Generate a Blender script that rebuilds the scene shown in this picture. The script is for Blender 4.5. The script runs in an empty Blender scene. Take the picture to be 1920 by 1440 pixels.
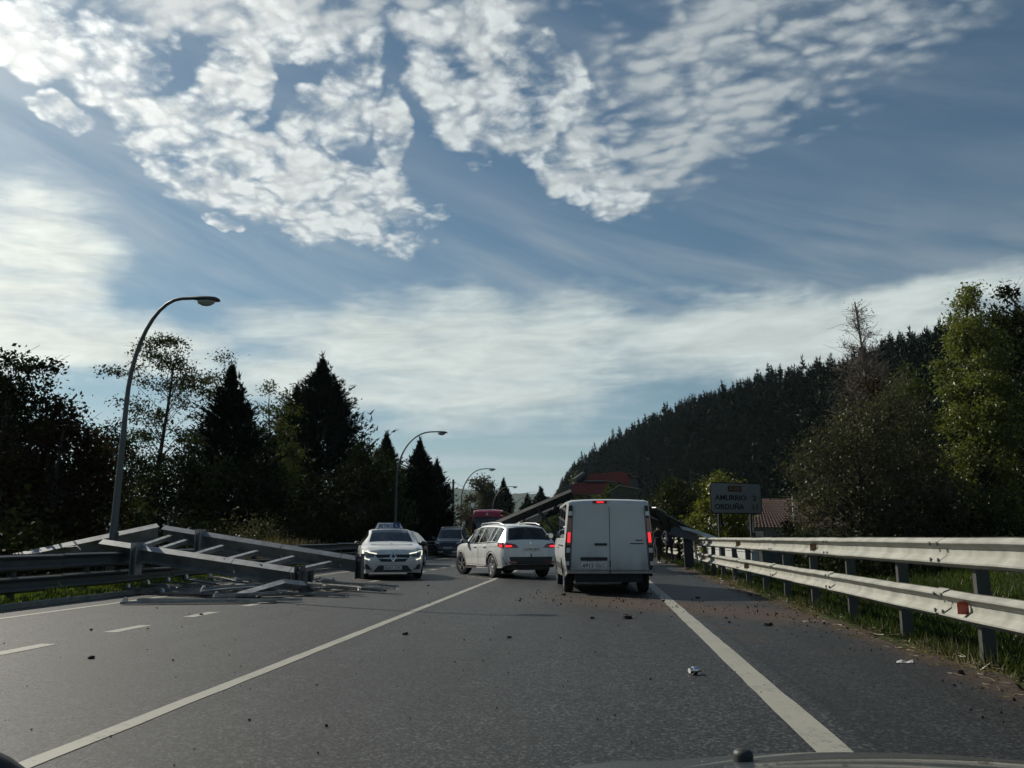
import bpy, bmesh, math, random
import numpy as np
from mathutils import Vector, Matrix, Euler
from mathutils.bvhtree import BVHTree

S = bpy.context.scene
COL = S.collection
R = math.radians

# ------------------------------------------------------------------ camera
cam_d = bpy.data.cameras.new('camera')
cam = bpy.data.objects.new('camera', cam_d)
COL.objects.link(cam)
cam.location = (0, 0, 1.17)
cam.rotation_euler = (R(90 + 10.5), 0, R(5.9))
cam_d.sensor_width = 36
cam_d.lens = 29.14
cam_d.clip_start = 0.05
cam_d.clip_end = 12000
S.camera = cam

# ------------------------------------------------------------------ sun, exposure
SUN_AZ, SUN_EL = -57.0, 34.3          # degrees from the road axis (+Y) towards +X, degrees up
SUN = Vector((math.sin(R(SUN_AZ)) * math.cos(R(SUN_EL)), math.cos(R(SUN_AZ)) * math.cos(R(SUN_EL)), math.sin(R(SUN_EL))))
sl = bpy.data.lights.new('sun', 'SUN')
sl.energy = 5.0
sl.angle = R(0.5)
sl.color = (1.0, 0.93, 0.80)
so = bpy.data.objects.new('sun', sl)
COL.objects.link(so)
so.rotation_euler = SUN.to_track_quat('Z', 'Y').to_euler()
so.location = SUN * 100
S.view_settings.view_transform = 'Standard'
S.view_settings.look = 'None'
S.view_settings.gamma = 1
S.view_settings.use_curve_mapping = False
S.view_settings.exposure = 0.0
S.cycles.max_bounces = 6
S.cycles.diffuse_bounces = 2
S.cycles.glossy_bounces = 3
S.cycles.transmission_bounces = 3
S.cycles.transparent_max_bounces = 8
S.cycles.volume_bounces = 0
S.cycles.use_denoising = True


class NG:
    """small helper for shader node graphs"""
    def __init__(self, tree):
        self.t = tree
    def n(self, typ, **kw):
        nd = self.t.nodes.new(typ)
        for k, v in kw.items():
            setattr(nd, k, v)
        return nd
    def put(self, inp, v):
        if hasattr(v, 'links'):
            self.t.links.new(v, inp)
        elif v is not None:
            inp.default_value = v
    def m(self, op, a, b=None, c=None, clamp=False):
        nd = self.n('ShaderNodeMath', operation=op, use_clamp=clamp)
        for i, v in enumerate((a, b, c)):
            if v is not None:
                self.put(nd.inputs[i], v)
        return nd.outputs[0]
    def vm(self, op, a, b=None):
        nd = self.n('ShaderNodeVectorMath', operation=op)
        self.put(nd.inputs[0], a)
        if b is not None:
            self.put(nd.inputs[3 if op == 'SCALE' else 1], b)
        return nd.outputs[1] if op in ('DOT_PRODUCT', 'LENGTH') else nd.outputs[0]
    def comb(self, x, y, z):
        nd = self.n('ShaderNodeCombineXYZ')
        for i, v in enumerate((x, y, z)):
            self.put(nd.inputs[i], v)
        return nd.outputs[0]
    def sep(self, v):
        nd = self.n('ShaderNodeSeparateXYZ')
        self.put(nd.inputs[0], v)
        return nd.outputs
    def ss(self, x, a, b, lo=0.0, hi=1.0):
        nd = self.n('ShaderNodeMapRange', interpolation_type='SMOOTHSTEP')
        for i, v in enumerate((x, a, b, lo, hi)):
            self.put(nd.inputs[i], v)
        return nd.outputs[0]
    def noise(self, vec, scale, detail=4, rough=0.5, dist=0.0, lac=2.0):
        nd = self.n('ShaderNodeTexNoise')
        self.put(nd.inputs['Vector'], vec)
        nd.inputs['Scale'].default_value = scale
        nd.inputs['Detail'].default_value = detail
        nd.inputs['Roughness'].default_value = rough
        nd.inputs['Lacunarity'].default_value = lac
        nd.inputs['Distortion'].default_value = dist
        return nd.outputs[0]
    def voro(self, vec, scale, smooth=None):
        nd = self.n('ShaderNodeTexVoronoi')
        if smooth is not None:
            nd.feature = 'SMOOTH_F1'
            nd.inputs['Smoothness'].default_value = smooth
        self.put(nd.inputs['Vector'], vec)
        nd.inputs['Scale'].default_value = scale
        return nd.outputs
    def mix(self, fac, a, b):
        nd = self.n('ShaderNodeMix', data_type='RGBA')
        self.put(nd.inputs[0], fac)
        self.put(nd.inputs[6], a)
        self.put(nd.inputs[7], b)
        return nd.outputs[2]


# ------------------------------------------------------------------ sky
W = bpy.data.worlds.new('World')
S.world = W
W.use_nodes = True
wt = W.node_tree
wt.nodes.clear()
g = NG(wt)
sky = g.n('ShaderNodeTexSky', sky_type='NISHITA')
sky.sun_disc = False
sky.sun_elevation = R(SUN_EL)
sky.sun_rotation = R(SUN_AZ)
sky.altitude = 200
sky.air_density = 1.0
sky.dust_density = 0.4
sky.ozone_density = 1.2
D = g.n('ShaderNodeTexCoord').outputs['Generated']
dx, dy, dz = g.sep(D)
az = g.m('MULTIPLY', g.m('ARCTAN2', dx, dy), 57.2958)
el = g.m('MULTIPLY', g.m('ARCSINE', dz), 57.2958)
zz = g.m('ADD', g.m('MAXIMUM', dz, 0.0), 0.28)
P = g.comb(g.m('DIVIDE', dx, zz), g.m('DIVIDE', dy, zz), 0.0)      # where the ray meets a cloud deck
wob = g.noise(g.comb(az, el, 0.0), 0.14, 4, 0.55)
wob2 = g.noise(g.comb(el, az, 7.0), 0.14, 4, 0.55)
azw = g.m('ADD', az, g.m('MULTIPLY', g.m('SUBTRACT', wob, 0.5), 6.0))
elw = g.m('ADD', el, g.m('MULTIPLY', g.m('SUBTRACT', wob2, 0.5), 4.5))


def ell(a0, e0, ra, re, rot=0.0, soft=0.55, A=azw, E=elw):
    """soft-edged elliptical region of the sky, in degrees of azimuth and elevation"""
    c, s = math.cos(R(rot)), math.sin(R(rot))
    u = g.m('SUBTRACT', A, a0)
    v = g.m('SUBTRACT', E, e0)
    p = g.m('DIVIDE', g.m('ADD', g.m('MULTIPLY', u, c), g.m('MULTIPLY', v, s)), ra)
    q = g.m('DIVIDE', g.m('SUBTRACT', g.m('MULTIPLY', v, c), g.m('MULTIPLY', u, s)), re)
    d = g.m('SQRT', g.m('ADD', g.m('MULTIPLY', p, p), g.m('MULTIPLY', q, q)))
    return g.ss(d, 1.0 + soft * 0.5, 1.0 - soft * 0.5)


def mx(*l):
    o = l[0]
    for k in l[1:]:
        o = g.m('MAXIMUM', o, k)
    return o


def alpha_over(base, fac, col):
    return g.mix(fac, base, col)


cs = g.vm('DOT_PRODUCT', D, SUN[:])                                 # cosine of the angle to the sun
csp = g.m('MAXIMUM', cs, 0.0)
glow = g.m('POWER', csp, 5.0)
halo = g.m('POWER', csp, 26.0)
core = g.m('POWER', csp, 900.0)
SKYK = (0.53, 0.63, 0.60)
CL0, CL1 = 6.8, 3.8
HAZE = 0.00006
# deep blue between the clouds
tint = g.vm('MULTIPLY', sky.outputs[0], (SKYK[0], SKYK[1], SKYK[2]))
skyc = tint

# cloud regions -----------------------------------------------------
elsewhere = g.ss(g.noise(P, 0.35, 3, 0.5), 0.56, 0.74)
outside = mx(g.ss(el, 36.0, 44.0), g.ss(g.m('ABSOLUTE', g.m('ADD', az, 6.0)), 38.0, 46.0))
m_puff = mx(ell(-23.8, 23.4, 11.4, 3.3, -15, 0.55), ell(-18.2, 22.0, 7.8, 2.6, -3, 0.55), ell(-26.0, 29.4, 2.7, 3.7, 9, 0.55), ell(-17.8, 29.5, 2.6, 4.4, -17, 0.55), ell(-14.8, 27.0, 1.7, 3.2, 4, 0.55), ell(-19.9, 27.3, 3.4, 2.3, 6, 0.55), ell(-30.5, 25.2, 3.8, 2.0, -15, 0.55), ell(-36.5, 24.8, 2.4, 1.0, -3, 0.4), ell(-26.4, 20.1, 1.4, 0.6, -1, 0.4), ell(-9.1, 30.6, 6.2, 4.0, -43, 0.55), ell(-3.9, 28.0, 5.6, 3.4, -36, 0.55), ell(-0.0, 23.8, 4.3, 1.9, -16, 0.55), ell(-4.3, 31.9, 4.3, 2.0, -17, 0.55), ell(-10.0, 34.4, 5.3, 1.5, 2, 0.55),
            g.m('MULTIPLY', mx(ell(-38.4, 28.3, 3.1, 2.4, -5, 0.55), ell(-34.0, 28.2, 3.6, 2.8, -17, 0.55), ell(-34.9, 30.4, 5.6, 1.5, 4, 0.55), ell(-31.2, 29.7, 1.4, 2.6, 24, 0.55), ell(-23.3, 32.3, 7.0, 1.8, -0, 0.55)), 0.86),
            g.m('MULTIPLY', outside, g.m('MULTIPLY', elsewhere, 0.9)))
m_thin = mx(ell(9.5, 30.4, 11.9, 5.2, 11, 0.9), ell(3.5, 27.0, 8.4, 4.0, 5, 0.9), ell(18.5, 31.1, 8.6, 2.7, 2, 1.0), ell(-20.3, 33.9, 22.2, 1.8, 6, 1.0))

# puffs: cells broken up by fractal noise
warp = g.vm('SUBTRACT', g.n('ShaderNodeTexNoise').outputs[1], (0.5, 0.5, 0.5))
wn = [n for n in wt.nodes if n.bl_idname == 'ShaderNodeTexNoise'][-1]
wt.links.new(P, wn.inputs['Vector'])
wn.inputs['Scale'].default_value = 13.0
wn.inputs['Detail'].default_value = 5
Pw = g.vm('ADD', P, g.vm('SCALE', warp, 0.085))
cell = g.m('SUBTRACT', 1.0, g.voro(Pw, 21.0, 0.6)[0])
cell2 = g.m('SUBTRACT', 1.0, g.voro(Pw, 46.0, 0.5)[0])
fb = g.noise(P, 14.0, 8, 0.68, 0.2)
big = g.noise(P, 5.0, 4, 0.5)
dens = g.m('ADD', g.m('ADD', g.m('MULTIPLY', cell, 0.42), g.m('MULTIPLY', cell2, 0.24)),
           g.m('ADD', g.m('MULTIPLY', fb, 0.95), g.m('MULTIPLY', big, 0.75)))
cov = g.m('ADD', g.m('SUBTRACT', dens, 1.42), g.m('MULTIPLY', m_puff, 0.52))
cov = g.m('ADD', g.m('SUBTRACT', cov, 0.085), g.m('MULTIPLY', ell(-38.6, 28.2, 3.0, 2.2), 0.25))
a_puff = g.m('MULTIPLY', g.ss(cov, -0.10, 0.36), 0.94)
a_puff = g.m('MULTIPLY', a_puff, g.ss(m_puff, 0.02, 0.25))
thick = g.ss(cov, 0.10, 0.62)

# thin rippled sheet
Pr = g.comb(g.m('ADD', g.m('MULTIPLY', g.m('DIVIDE', dx, zz), 1.0), g.m('MULTIPLY', g.m('DIVIDE', dy, zz), 0.35)), g.m('MULTIPLY', g.m('DIVIDE', dy, zz), 1.7), 3.0)
rip = g.noise(Pr, 9.0, 6, 0.62, 0.12)
rip2 = g.noise(P, 4.5, 4, 0.5)
ripc = g.m('SUBTRACT', 1.0, g.voro(g.vm('ADD', Pr, g.vm('SCALE', warp, 0.10)), 26.0, 0.7)[0])
a_thin = g.m('MULTIPLY', g.ss(g.m('ADD', g.m('ADD', g.m('MULTIPLY', rip, 0.55), g.m('MULTIPLY', ripc, 0.42)), g.m('ADD', g.m('MULTIPLY', rip2, 0.42), g.m('MULTIPLY', m_thin, 0.22))), 0.74, 1.08), m_thin)
a_thin = g.m('MULTIPLY', a_thin, 0.84)

# veil: long soft streaks everywhere
Pv = g.comb(g.m('ADD', az, g.m('MULTIPLY', el, 1.1)), g.m('SUBTRACT', g.m('MULTIPLY', el, 4.5), g.m('MULTIPLY', az, -1.3)), 0.0)
veil = g.noise(Pv, 0.060, 6, 0.55, 0.3)
m_veil = mx(ell(8.0, 17.0, 34.0, 3.6, -6, 1.3), ell(-32.0, 18.0, 16.0, 5.0, -25, 1.2))
a_veil = g.m('MULTIPLY', g.ss(veil, 0.36, 0.70), g.m('ADD', 0.12, g.m('MULTIPLY', m_veil, 0.26)))

# low bright layer cloud
Pl = g.comb(g.m('ADD', az, g.m('MULTIPLY', el, 0.8)), g.m('ADD', g.m('MULTIPLY', el, 4.6), g.m('MULTIPLY', az, -0.35)), 1.7)
lay = g.noise(Pl, 0.055, 5, 0.56, 0.5)
lay2 = g.noise(Pl, 0.21, 7, 0.62, 0.4)
m_low = mx(ell(-8.2, 13.1, 17.2, 3.9, 3, 1.35), ell(12.0, 12.5, 15.8, 3.3, -2, 1.35), ell(22.2, 15.2, 6.9, 1.5, 5, 1.35), ell(-37.2, 14.7, 5.4, 6.0, -20, 1.35), ell(-34.4, 11.9, 9.7, 2.3, 1, 1.35), ell(-11.1, 9.7, 15.2, 2.2, -2, 1.35),
           g.m('MULTIPLY', g.m('MULTIPLY', outside, g.ss(el, 24.0, 12.0)), g.m('MULTIPLY', elsewhere, 0.9)))
lay_v = g.m('ADD', g.m('MULTIPLY', lay, 0.8), g.m('MULTIPLY', lay2, 0.3))
a_low = g.m('MULTIPLY', g.ss(g.m('ADD', g.m('MULTIPLY', m_low, 0.80), g.m('MULTIPLY', g.m('SUBTRACT', lay_v, 0.55), 1.5)), 0.20, 0.90), g.ss(m_low, 0.0, 0.30))
# horizon bands
Ph = g.comb(g.m('MULTIPLY', az, 0.35), g.m('MULTIPLY', el, 3.2), 4.4)
band = g.noise(Ph, 0.16, 6, 0.55, 0.7)
a_hor = g.m('MULTIPLY', g.ss(el, 10.0, 6.0), g.m('ADD', 0.18, g.m('MULTIPLY', g.ss(band, 0.40, 0.62), 0.50)))

# cloud light: brighter towards the sun, greyer where thick ------------
lum = g.m('ADD', g.m('ADD', CL0, g.m('MULTIPLY', glow, CL1)), g.m('MULTIPLY', halo, 8.0))
det = g.noise(P, 21.0, 3, 0.6, 0.2)
dimple = g.m('ADD', g.m('ADD', g.m('MULTIPLY', det, 0.8), g.m('MULTIPLY', cell2, 0.9)), g.m('MULTIPLY', cell, 0.5))
shade = g.m('MULTIPLY', g.ss(dimple, 0.85, 1.45, 0.80, 1.05), g.ss(thick, 0.3, 1.0, 1.0, 0.90))
warm = g.mix(glow, (0.90, 0.985, 1.0, 1), (1.0, 1.0, 0.94, 1))
warmlow = g.mix(glow, (0.88, 0.99, 0.96, 1), (1.0, 1.0, 0.88, 1))
c_puff = g.vm('SCALE', warm, g.m('MULTIPLY', lum, shade))
c_thin = g.vm('SCALE', warm, g.m('MULTIPLY', lum, 0.80))
c_low = g.vm('SCALE', warmlow, g.m('MULTIPLY', lum, g.m('ADD', 0.66, g.m('MULTIPLY', lay2, 0.60))))
c_hor = g.vm('SCALE', (0.80, 0.93, 1.0), g.m('MULTIPLY', lum, 0.86))
# the whole sky whitens round the sun
skyc = g.vm('ADD', skyc, g.vm('SCALE', (1.0, 0.97, 0.90), g.m('ADD', g.m('MULTIPLY', halo, 2.6), g.m('MULTIPLY', core, 4.0))))
out = alpha_over(skyc, a_hor, c_hor)
out = alpha_over(out, a_veil, c_thin)
out = alpha_over(out, a_low, c_low)
out = alpha_over(out, a_thin, c_thin)
out = alpha_over(out, a_puff, c_puff)
bg = g.n('ShaderNodeBackground')
bg.inputs[1].default_value = 0.10
wt.links.new(out, bg.inputs[0])
wo = g.n('ShaderNodeOutputWorld')
wt.links.new(bg.outputs[0], wo.inputs[0])
W.cycles.sampling_method = 'MANUAL'
W.cycles.sample_map_resolution = 512

# ------------------------------------------------------------------ helpers
def tag(o, label=None, cat=None, group=None, kind=None):
    if label: o['label'] = label
    if cat: o['category'] = cat
    if group: o['group'] = group
    if kind: o['kind'] = kind
    return o


def thing(name, label, cat, loc=(0, 0, 0), rz=0.0, group=None):
    o = bpy.data.objects.new(name, None)
    o.empty_display_size = 0.3
    COL.objects.link(o)
    o.location = loc
    o.rotation_euler = (0, 0, rz)
    return tag(o, label, cat, group)


def link(name, me, m=None, parent=None):
    if m is not None:
        me.materials.clear()
        me.materials.append(m)
    o = bpy.data.objects.new(name, me)
    COL.objects.link(o)
    if parent is not None:
        o.parent = parent
    return o


def copy_tree(o, parent=None):
    c = o.copy()
    COL.objects.link(c)
    if parent is not None:
        c.parent = parent
        c.matrix_parent_inverse = o.matrix_parent_inverse
    for ch in list(o.children):
        copy_tree(ch, c)
    return c


class MB:
    def __init__(self):
        self.v, self.f = [], []
    def add(self, vs, fs):
        b = len(self.v)
        self.v += [tuple(p) for p in vs]
        self.f += [tuple(i + b for i in f) for f in fs]
        return self
    def box(self, c, s, rot=None):
        hx, hy, hz = s[0] / 2, s[1] / 2, s[2] / 2
        vs = [Vector((x, y, z)) for x in (-hx, hx) for y in (-hy, hy) for z in (-hz, hz)]
        if rot is not None:
            vs = [rot @ p for p in vs]
        vs = [p + Vector(c) for p in vs]
        return self.add(vs, [(0, 1, 3, 2), (4, 6, 7, 5), (0, 4, 5, 1), (2, 3, 7, 6), (0, 2, 6, 4), (1, 5, 7, 3)])
    def bar(self, p, q, w, h, up=(0, 0, 1), drop=0.0):
        """box from p to q, w wide, h deep; its middle lies `drop` below the line"""
        p, q = Vector(p), Vector(q)
        d = (q - p).normalized()
        s = d.cross(Vector(up)).normalized()
        u = s.cross(d).normalized()
        vs = []
        for e in (p, q):
            for a, b in ((-1, -1), (1, -1), (1, 1), (-1, 1)):
                vs.append(e + s * (a * w / 2) + u * (b * h / 2 - drop))
        return self.add(vs, [(3, 2, 1, 0), (4, 5, 6, 7), (0, 1, 5, 4), (1, 2, 6, 5), (2, 3, 7, 6), (3, 0, 4, 7)])
    def tube(self, pts, rad, n=8, cap=True):
        pts = [Vector(p) for p in pts]
        if not hasattr(rad, '__len__'):
            rad = [rad] * len(pts)
        vs, fs = [], []
        prev = None
        for i, p in enumerate(pts):
            d = (pts[min(i + 1, len(pts) - 1)] - pts[max(i - 1, 0)]).normalized()
            if prev is None:
                a = d.orthogonal().normalized()
            else:
                a = (prev - d * prev.dot(d)).normalized()
            prev = a
            b = d.cross(a)
            for k in range(n):
                t = 2 * math.pi * k / n
                vs.append(p + (a * math.cos(t) + b * math.sin(t)) * rad[i])
        for i in range(len(pts) - 1):
            for k in range(n):
                fs.append((i * n + k, i * n + (k + 1) % n, (i + 1) * n + (k + 1) % n, (i + 1) * n + k))
        if cap:
            fs.append(tuple(range(n))[::-1])
            fs.append(tuple((len(pts) - 1) * n + k for k in range(n)))
        return self.add(vs, fs)
    def lathe(self, prof, n=24, axis='x', c=(0, 0, 0)):
        """prof: list of (along axis, radius)"""
        vs, fs = [], []
        for a, r in prof:
            for k in range(n):
                t = 2 * math.pi * k / n
                u, w = r * math.cos(t), r * math.sin(t)
                p = {'x': (a, u, w), 'y': (u, a, w), 'z': (u, w, a)}[axis]
                vs.append((p[0] + c[0], p[1] + c[1], p[2] + c[2]))
        for i in range(len(prof) - 1):
            for k in range(n):
                fs.append((i * n + k, i * n + (k + 1) % n, (i + 1) * n + (k + 1) % n, (i + 1) * n + k))
        return self.add(vs, fs)
    def grid(self, rows, flip=False):
        b = len(self.v)
        n = len(rows[0])
        for r in rows:
            self.v += [tuple(p) for p in r]
        for i in range(len(rows) - 1):
            for k in range(n - 1):
                f = (b + i * n + k, b + i * n + k + 1, b + (i + 1) * n + k + 1, b + (i + 1) * n + k)
                self.f.append(f[::-1] if flip else f)
        return self
    def prism(self, poly, thick, place):
        """2-D outline extruded by thick; place((a, b), d) -> 3-D point"""
        n = len(poly)
        vs = [place(p, 0.0) for p in poly] + [place(p, thick) for p in poly]
        fs = [tuple(range(n))[::-1], tuple(range(n, 2 * n))]
        fs += [(k, (k + 1) % n, n + (k + 1) % n, n + k) for k in range(n)]
        return self.add(vs, fs)
    def mesh(self, name, smooth=None, fix=True):
        me = bpy.data.meshes.new(name)
        me.from_pydata(self.v, [], self.f)
        if fix:
            bm = bmesh.new()
            bm.from_mesh(me)
            bmesh.ops.recalc_face_normals(bm, faces=bm.faces)
            bm.to_mesh(me)
            bm.free()
        if smooth is not None:
            me.polygons.foreach_set('use_smooth', [True] * len(me.polygons))
            if smooth < 179:
                me.set_sharp_from_angle(angle=R(smooth))
        me.update()
        return me
    def build(self, name, m, parent=None, smooth=None, fix=True):
        return link(name, self.mesh(name, smooth, fix), m, parent)


def np_mesh(name, verts, nper, tri=None):
    """fast mesh: verts (N*nper, 3); every nper points make one face"""
    me = bpy.data.meshes.new(name)
    nv = len(verts)
    nf = nv // nper
    me.vertices.add(nv)
    me.vertices.foreach_set('co', np.asarray(verts, dtype=np.float32).ravel())
    me.loops.add(nv)
    me.loops.foreach_set('vertex_index', np.arange(nv, dtype=np.int32))
    me.polygons.add(nf)
    me.polygons.foreach_set('loop_start', np.arange(0, nv, nper, dtype=np.int32))
    me.update(calc_edges=True)
    return me


# ------------------------------------------------------------------ materials
MATS = {}


def mat(name, col, rough=0.6, metal=0.0, var=0.0, vscale=4.0, spec=0.5, coat=0.0, bump=0.0, bscale=40.0, emit=None, estr=0.0, dirt=None, grime=0.0):
    if name in MATS:
        return MATS[name]
    m = bpy.data.materials.new(name)
    m.use_nodes = True
    t = m.node_tree
    b = t.nodes['Principled BSDF']
    h = NG(t)
    b.inputs['Roughness'].default_value = rough
    b.inputs['Metallic'].default_value = metal
    b.inputs['Specular IOR Level'].default_value = spec
    b.inputs['Coat Weight'].default_value = coat
    b.inputs['Coat Roughness'].default_value = 0.05
    c4 = (col[0], col[1], col[2], 1)
    b.inputs['Base Color'].default_value = c4
    if var or dirt or bump:
        o = h.n('ShaderNodeTexCoord').outputs['Object']
    if var or dirt:
        nz = h.noise(o, vscale, 5, 0.6)
        k = h.ss(nz, 0.3, 0.7, 1 - var, 1 + var)
        cc = h.vm('SCALE', c4[:3], k)
        if dirt:
            nd = h.noise(o, vscale * 0.45, 6, 0.65)
            cc = h.mix(h.m('MULTIPLY', h.ss(nd, 0.48, 0.72), 0.6), cc, (dirt[0], dirt[1], dirt[2], 1))
        if grime:
            oz = h.sep(o)[2]
            ng = h.noise(h.vm('MULTIPLY', o, (5.0, 5.0, 1.2)), 1.0, 5, 0.65)
            fg_ = h.m('MULTIPLY', h.ss(h.m('ADD', oz, h.m('MULTIPLY', ng, -0.9)), 0.55, -0.25), grime)
            cc = h.mix(fg_, cc, (0.16, 0.145, 0.12, 1))
        t.links.new(cc, b.inputs['Base Color'])
        t.links.new(h.ss(nz, 0.3, 0.7, max(0.02, rough * 0.85), min(1, rough * 1.15)), b.inputs['Roughness'])
    if bump:
        bn = h.n('ShaderNodeBump')
        bn.inputs['Strength'].default_value = bump
        bn.inputs['Distance'].default_value = 0.01
        t.links.new(h.noise(o, bscale, 4, 0.6), bn.inputs['Height'])
        t.links.new(bn.outputs[0], b.inputs['Normal'])
    if emit:
        b.inputs['Emission Color'].default_value = (emit[0], emit[1], emit[2], 1)
        b.inputs['Emission Strength'].default_value = estr
    MATS[name] = m
    return m


def leaf_mat(name, col, col2, trans=0.35, gloss=0.08, vscale=0.6):
    if name in MATS:
        return MATS[name]
    m = bpy.data.materials.new(name)
    m.use_nodes = True
    t = m.node_tree
    t.nodes.clear()
    h = NG(t)
    rnd = h.n('ShaderNodeNewGeometry').outputs['Random Per Island']
    o = h.n('ShaderNodeTexCoord').outputs['Object']
    nz = h.noise(o, vscale, 3, 0.5)
    f = h.m('ADD', h.m('MULTIPLY', rnd, 0.40), h.m('MULTIPLY', h.ss(nz, 0.35, 0.65), 0.35))
    f = h.m('ADD', f, h.m('MULTIPLY', h.n('ShaderNodeObjectInfo').outputs['Random'], 0.25))
    c = h.mix(f, (*col, 1), (*col2, 1))
    d = h.n('ShaderNodeBsdfDiffuse')
    t.links.new(c, d.inputs[0])
    tr = h.n('ShaderNodeBsdfTranslucent')
    t.links.new(h.vm('MULTIPLY', c, (1.3, 1.35, 0.7)), tr.inputs[0])
    gl = h.n('ShaderNodeBsdfGlossy')
    gl.inputs['Roughness'].default_value = 0.38
    gl.inputs['Color'].default_value = (1, 1, 1, 1)
    m1 = h.n('ShaderNodeMixShader')
    m1.inputs[0].default_value = trans
    t.links.new(d.outputs[0], m1.inputs[1])
    t.links.new(tr.outputs[0], m1.inputs[2])
    m2 = h.n('ShaderNodeMixShader')
    m2.inputs[0].default_value = gloss
    t.links.new(m1.outputs[0], m2.inputs[1])
    t.links.new(gl.outputs[0], m2.inputs[2])
    ou = h.n('ShaderNodeOutputMaterial')
    t.links.new(m2.outputs[0], ou.inputs[0])
    MATS[name] = m
    return m


def glass_mat(name, tint, through=0.5, rough=0.02):
    if name in MATS:
        return MATS[name]
    m = bpy.data.materials.new(name)
    m.use_nodes = True
    t = m.node_tree
    t.nodes.clear()
    h = NG(t)
    tr = h.n('ShaderNodeBsdfTransparent')
    tr.inputs[0].default_value = (tint[0] * through, tint[1] * through, tint[2] * through, 1)
    gl = h.n('ShaderNodeBsdfGlossy')
    gl.inputs['Roughness'].default_value = rough
    fr = h.n('ShaderNodeFresnel')
    fr.inputs[0].default_value = 1.52
    k = h.m('ADD', h.m('MULTIPLY', fr.outputs[0], 1.6), 0.02, clamp=True)
    mxs = h.n('ShaderNodeMixShader')
    t.links.new(k, mxs.inputs[0])
    t.links.new(tr.outputs[0], mxs.inputs[1])
    t.links.new(gl.outputs[0], mxs.inputs[2])
    ou = h.n('ShaderNodeOutputMaterial')
    t.links.new(mxs.outputs[0], ou.inputs[0])
    MATS[name] = m
    return m


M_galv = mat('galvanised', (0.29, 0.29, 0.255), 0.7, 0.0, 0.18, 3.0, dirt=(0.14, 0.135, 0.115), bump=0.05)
M_galv_shaded = mat('galvanised_shaded', (0.075, 0.08, 0.08), 0.55, 0.25, 0.2, 3.0, dirt=(0.045, 0.045, 0.04), bump=0.05)  # galvanised steel again, with the left rail's shade put into its colour
M_post = mat('post_steel', (0.05, 0.05, 0.046), 0.6, 0.2, 0.15, 5.0, dirt=(0.14, 0.12, 0.10))
M_steel = mat('gantry_steel', (0.32, 0.33, 0.34), 0.60, 0.92, 0.15, 5.0, dirt=(0.18, 0.17, 0.15))
M_alu = mat('slat_aluminium', (0.26, 0.27, 0.275), 0.38, 0.6, 0.2, 6.0, spec=0.8, dirt=(0.06, 0.06, 0.055))
M_dark = mat('dark_steel', (0.05, 0.055, 0.06), 0.5, 0.3, 0.2, 5.0)
M_lamp = mat('lamp_post_paint', (0.085, 0.095, 0.095), 0.5, 0.3, 0.15, 2.0)
M_lampdark = mat('lamp_housing', (0.05, 0.055, 0.055), 0.5, 0.0, 0.1, 5.0)
M_lens = mat('lamp_lens', (0.35, 0.36, 0.34), 0.25)
M_white = mat('car_white', (0.66, 0.67, 0.66), 0.32, 0.0, 0.02, 2.0, coat=0.6, dirt=(0.60, 0.59, 0.56), grime=0.45)
M_vanwhite = mat('van_white', (0.50, 0.515, 0.53), 0.38, 0.0, 0.03, 1.5, coat=0.4, dirt=(0.40, 0.395, 0.38), grime=0.75)
M_black = mat('car_black', (0.012, 0.013, 0.016), 0.25, 0.0, coat=0.7)
M_greycar = mat('car_grey', (0.025, 0.028, 0.032), 0.3, 0.2, coat=0.7)
M_red = mat('bus_red', (0.42, 0.016, 0.04), 0.25, 0.0, coat=0.7)
M_craner = mat('crane_red', (0.15, 0.014, 0.015), 0.4, 0.0, 0.12, 3.0, dirt=(0.08, 0.02, 0.02))
M_plast = mat('black_plastic', (0.018, 0.019, 0.020), 0.6, 0.0, 0.15, 6.0)
M_tyre = mat('rubber', (0.016, 0.016, 0.017), 0.85, 0.0, 0.2, 12.0, dirt=(0.05, 0.045, 0.04))
M_rim = mat('alloy', (0.55, 0.56, 0.57), 0.3, 0.8)
M_chrome = mat('chrome', (0.7, 0.7, 0.7), 0.12, 1.0)
M_rimdark = mat('brake_dark', (0.03, 0.03, 0.03), 0.6, 0.4)
M_taillit = mat('tail_light_lit', (0.5, 0.01, 0.02), 0.3, emit=(1.0, 0.03, 0.04), estr=1.1)
M_tail = mat('tail_light_lens', (0.20, 0.010, 0.014), 0.12, coat=0.8)
M_clear = mat('clear_lens', (0.50, 0.51, 0.52), 0.15, coat=0.5)
M_drl = mat('daytime_light', (0.9, 0.9, 0.8), 0.3, emit=(1.0, 1.0, 0.78), estr=1.0)
M_headl = mat('headlamp_glass', (0.10, 0.105, 0.11), 0.1, coat=0.9)
M_platew = mat('number_plate_white', (0.62, 0.62, 0.60), 0.4)
M_ink = mat('black_ink', (0.015, 0.015, 0.017), 0.5)
M_blueink = mat('blue_ink', (0.02, 0.035, 0.16), 0.45)
M_glass = glass_mat('car_glass', (0.75, 0.85, 0.82), 0.62)
M_glassdark = glass_mat('tinted_glass', (0.5, 0.55, 0.6), 0.16)
M_inter = mat('interior_dark', (0.02, 0.02, 0.022), 0.8)
M_seat = mat('seat_fabric', (0.03, 0.03, 0.032), 0.9)


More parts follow.
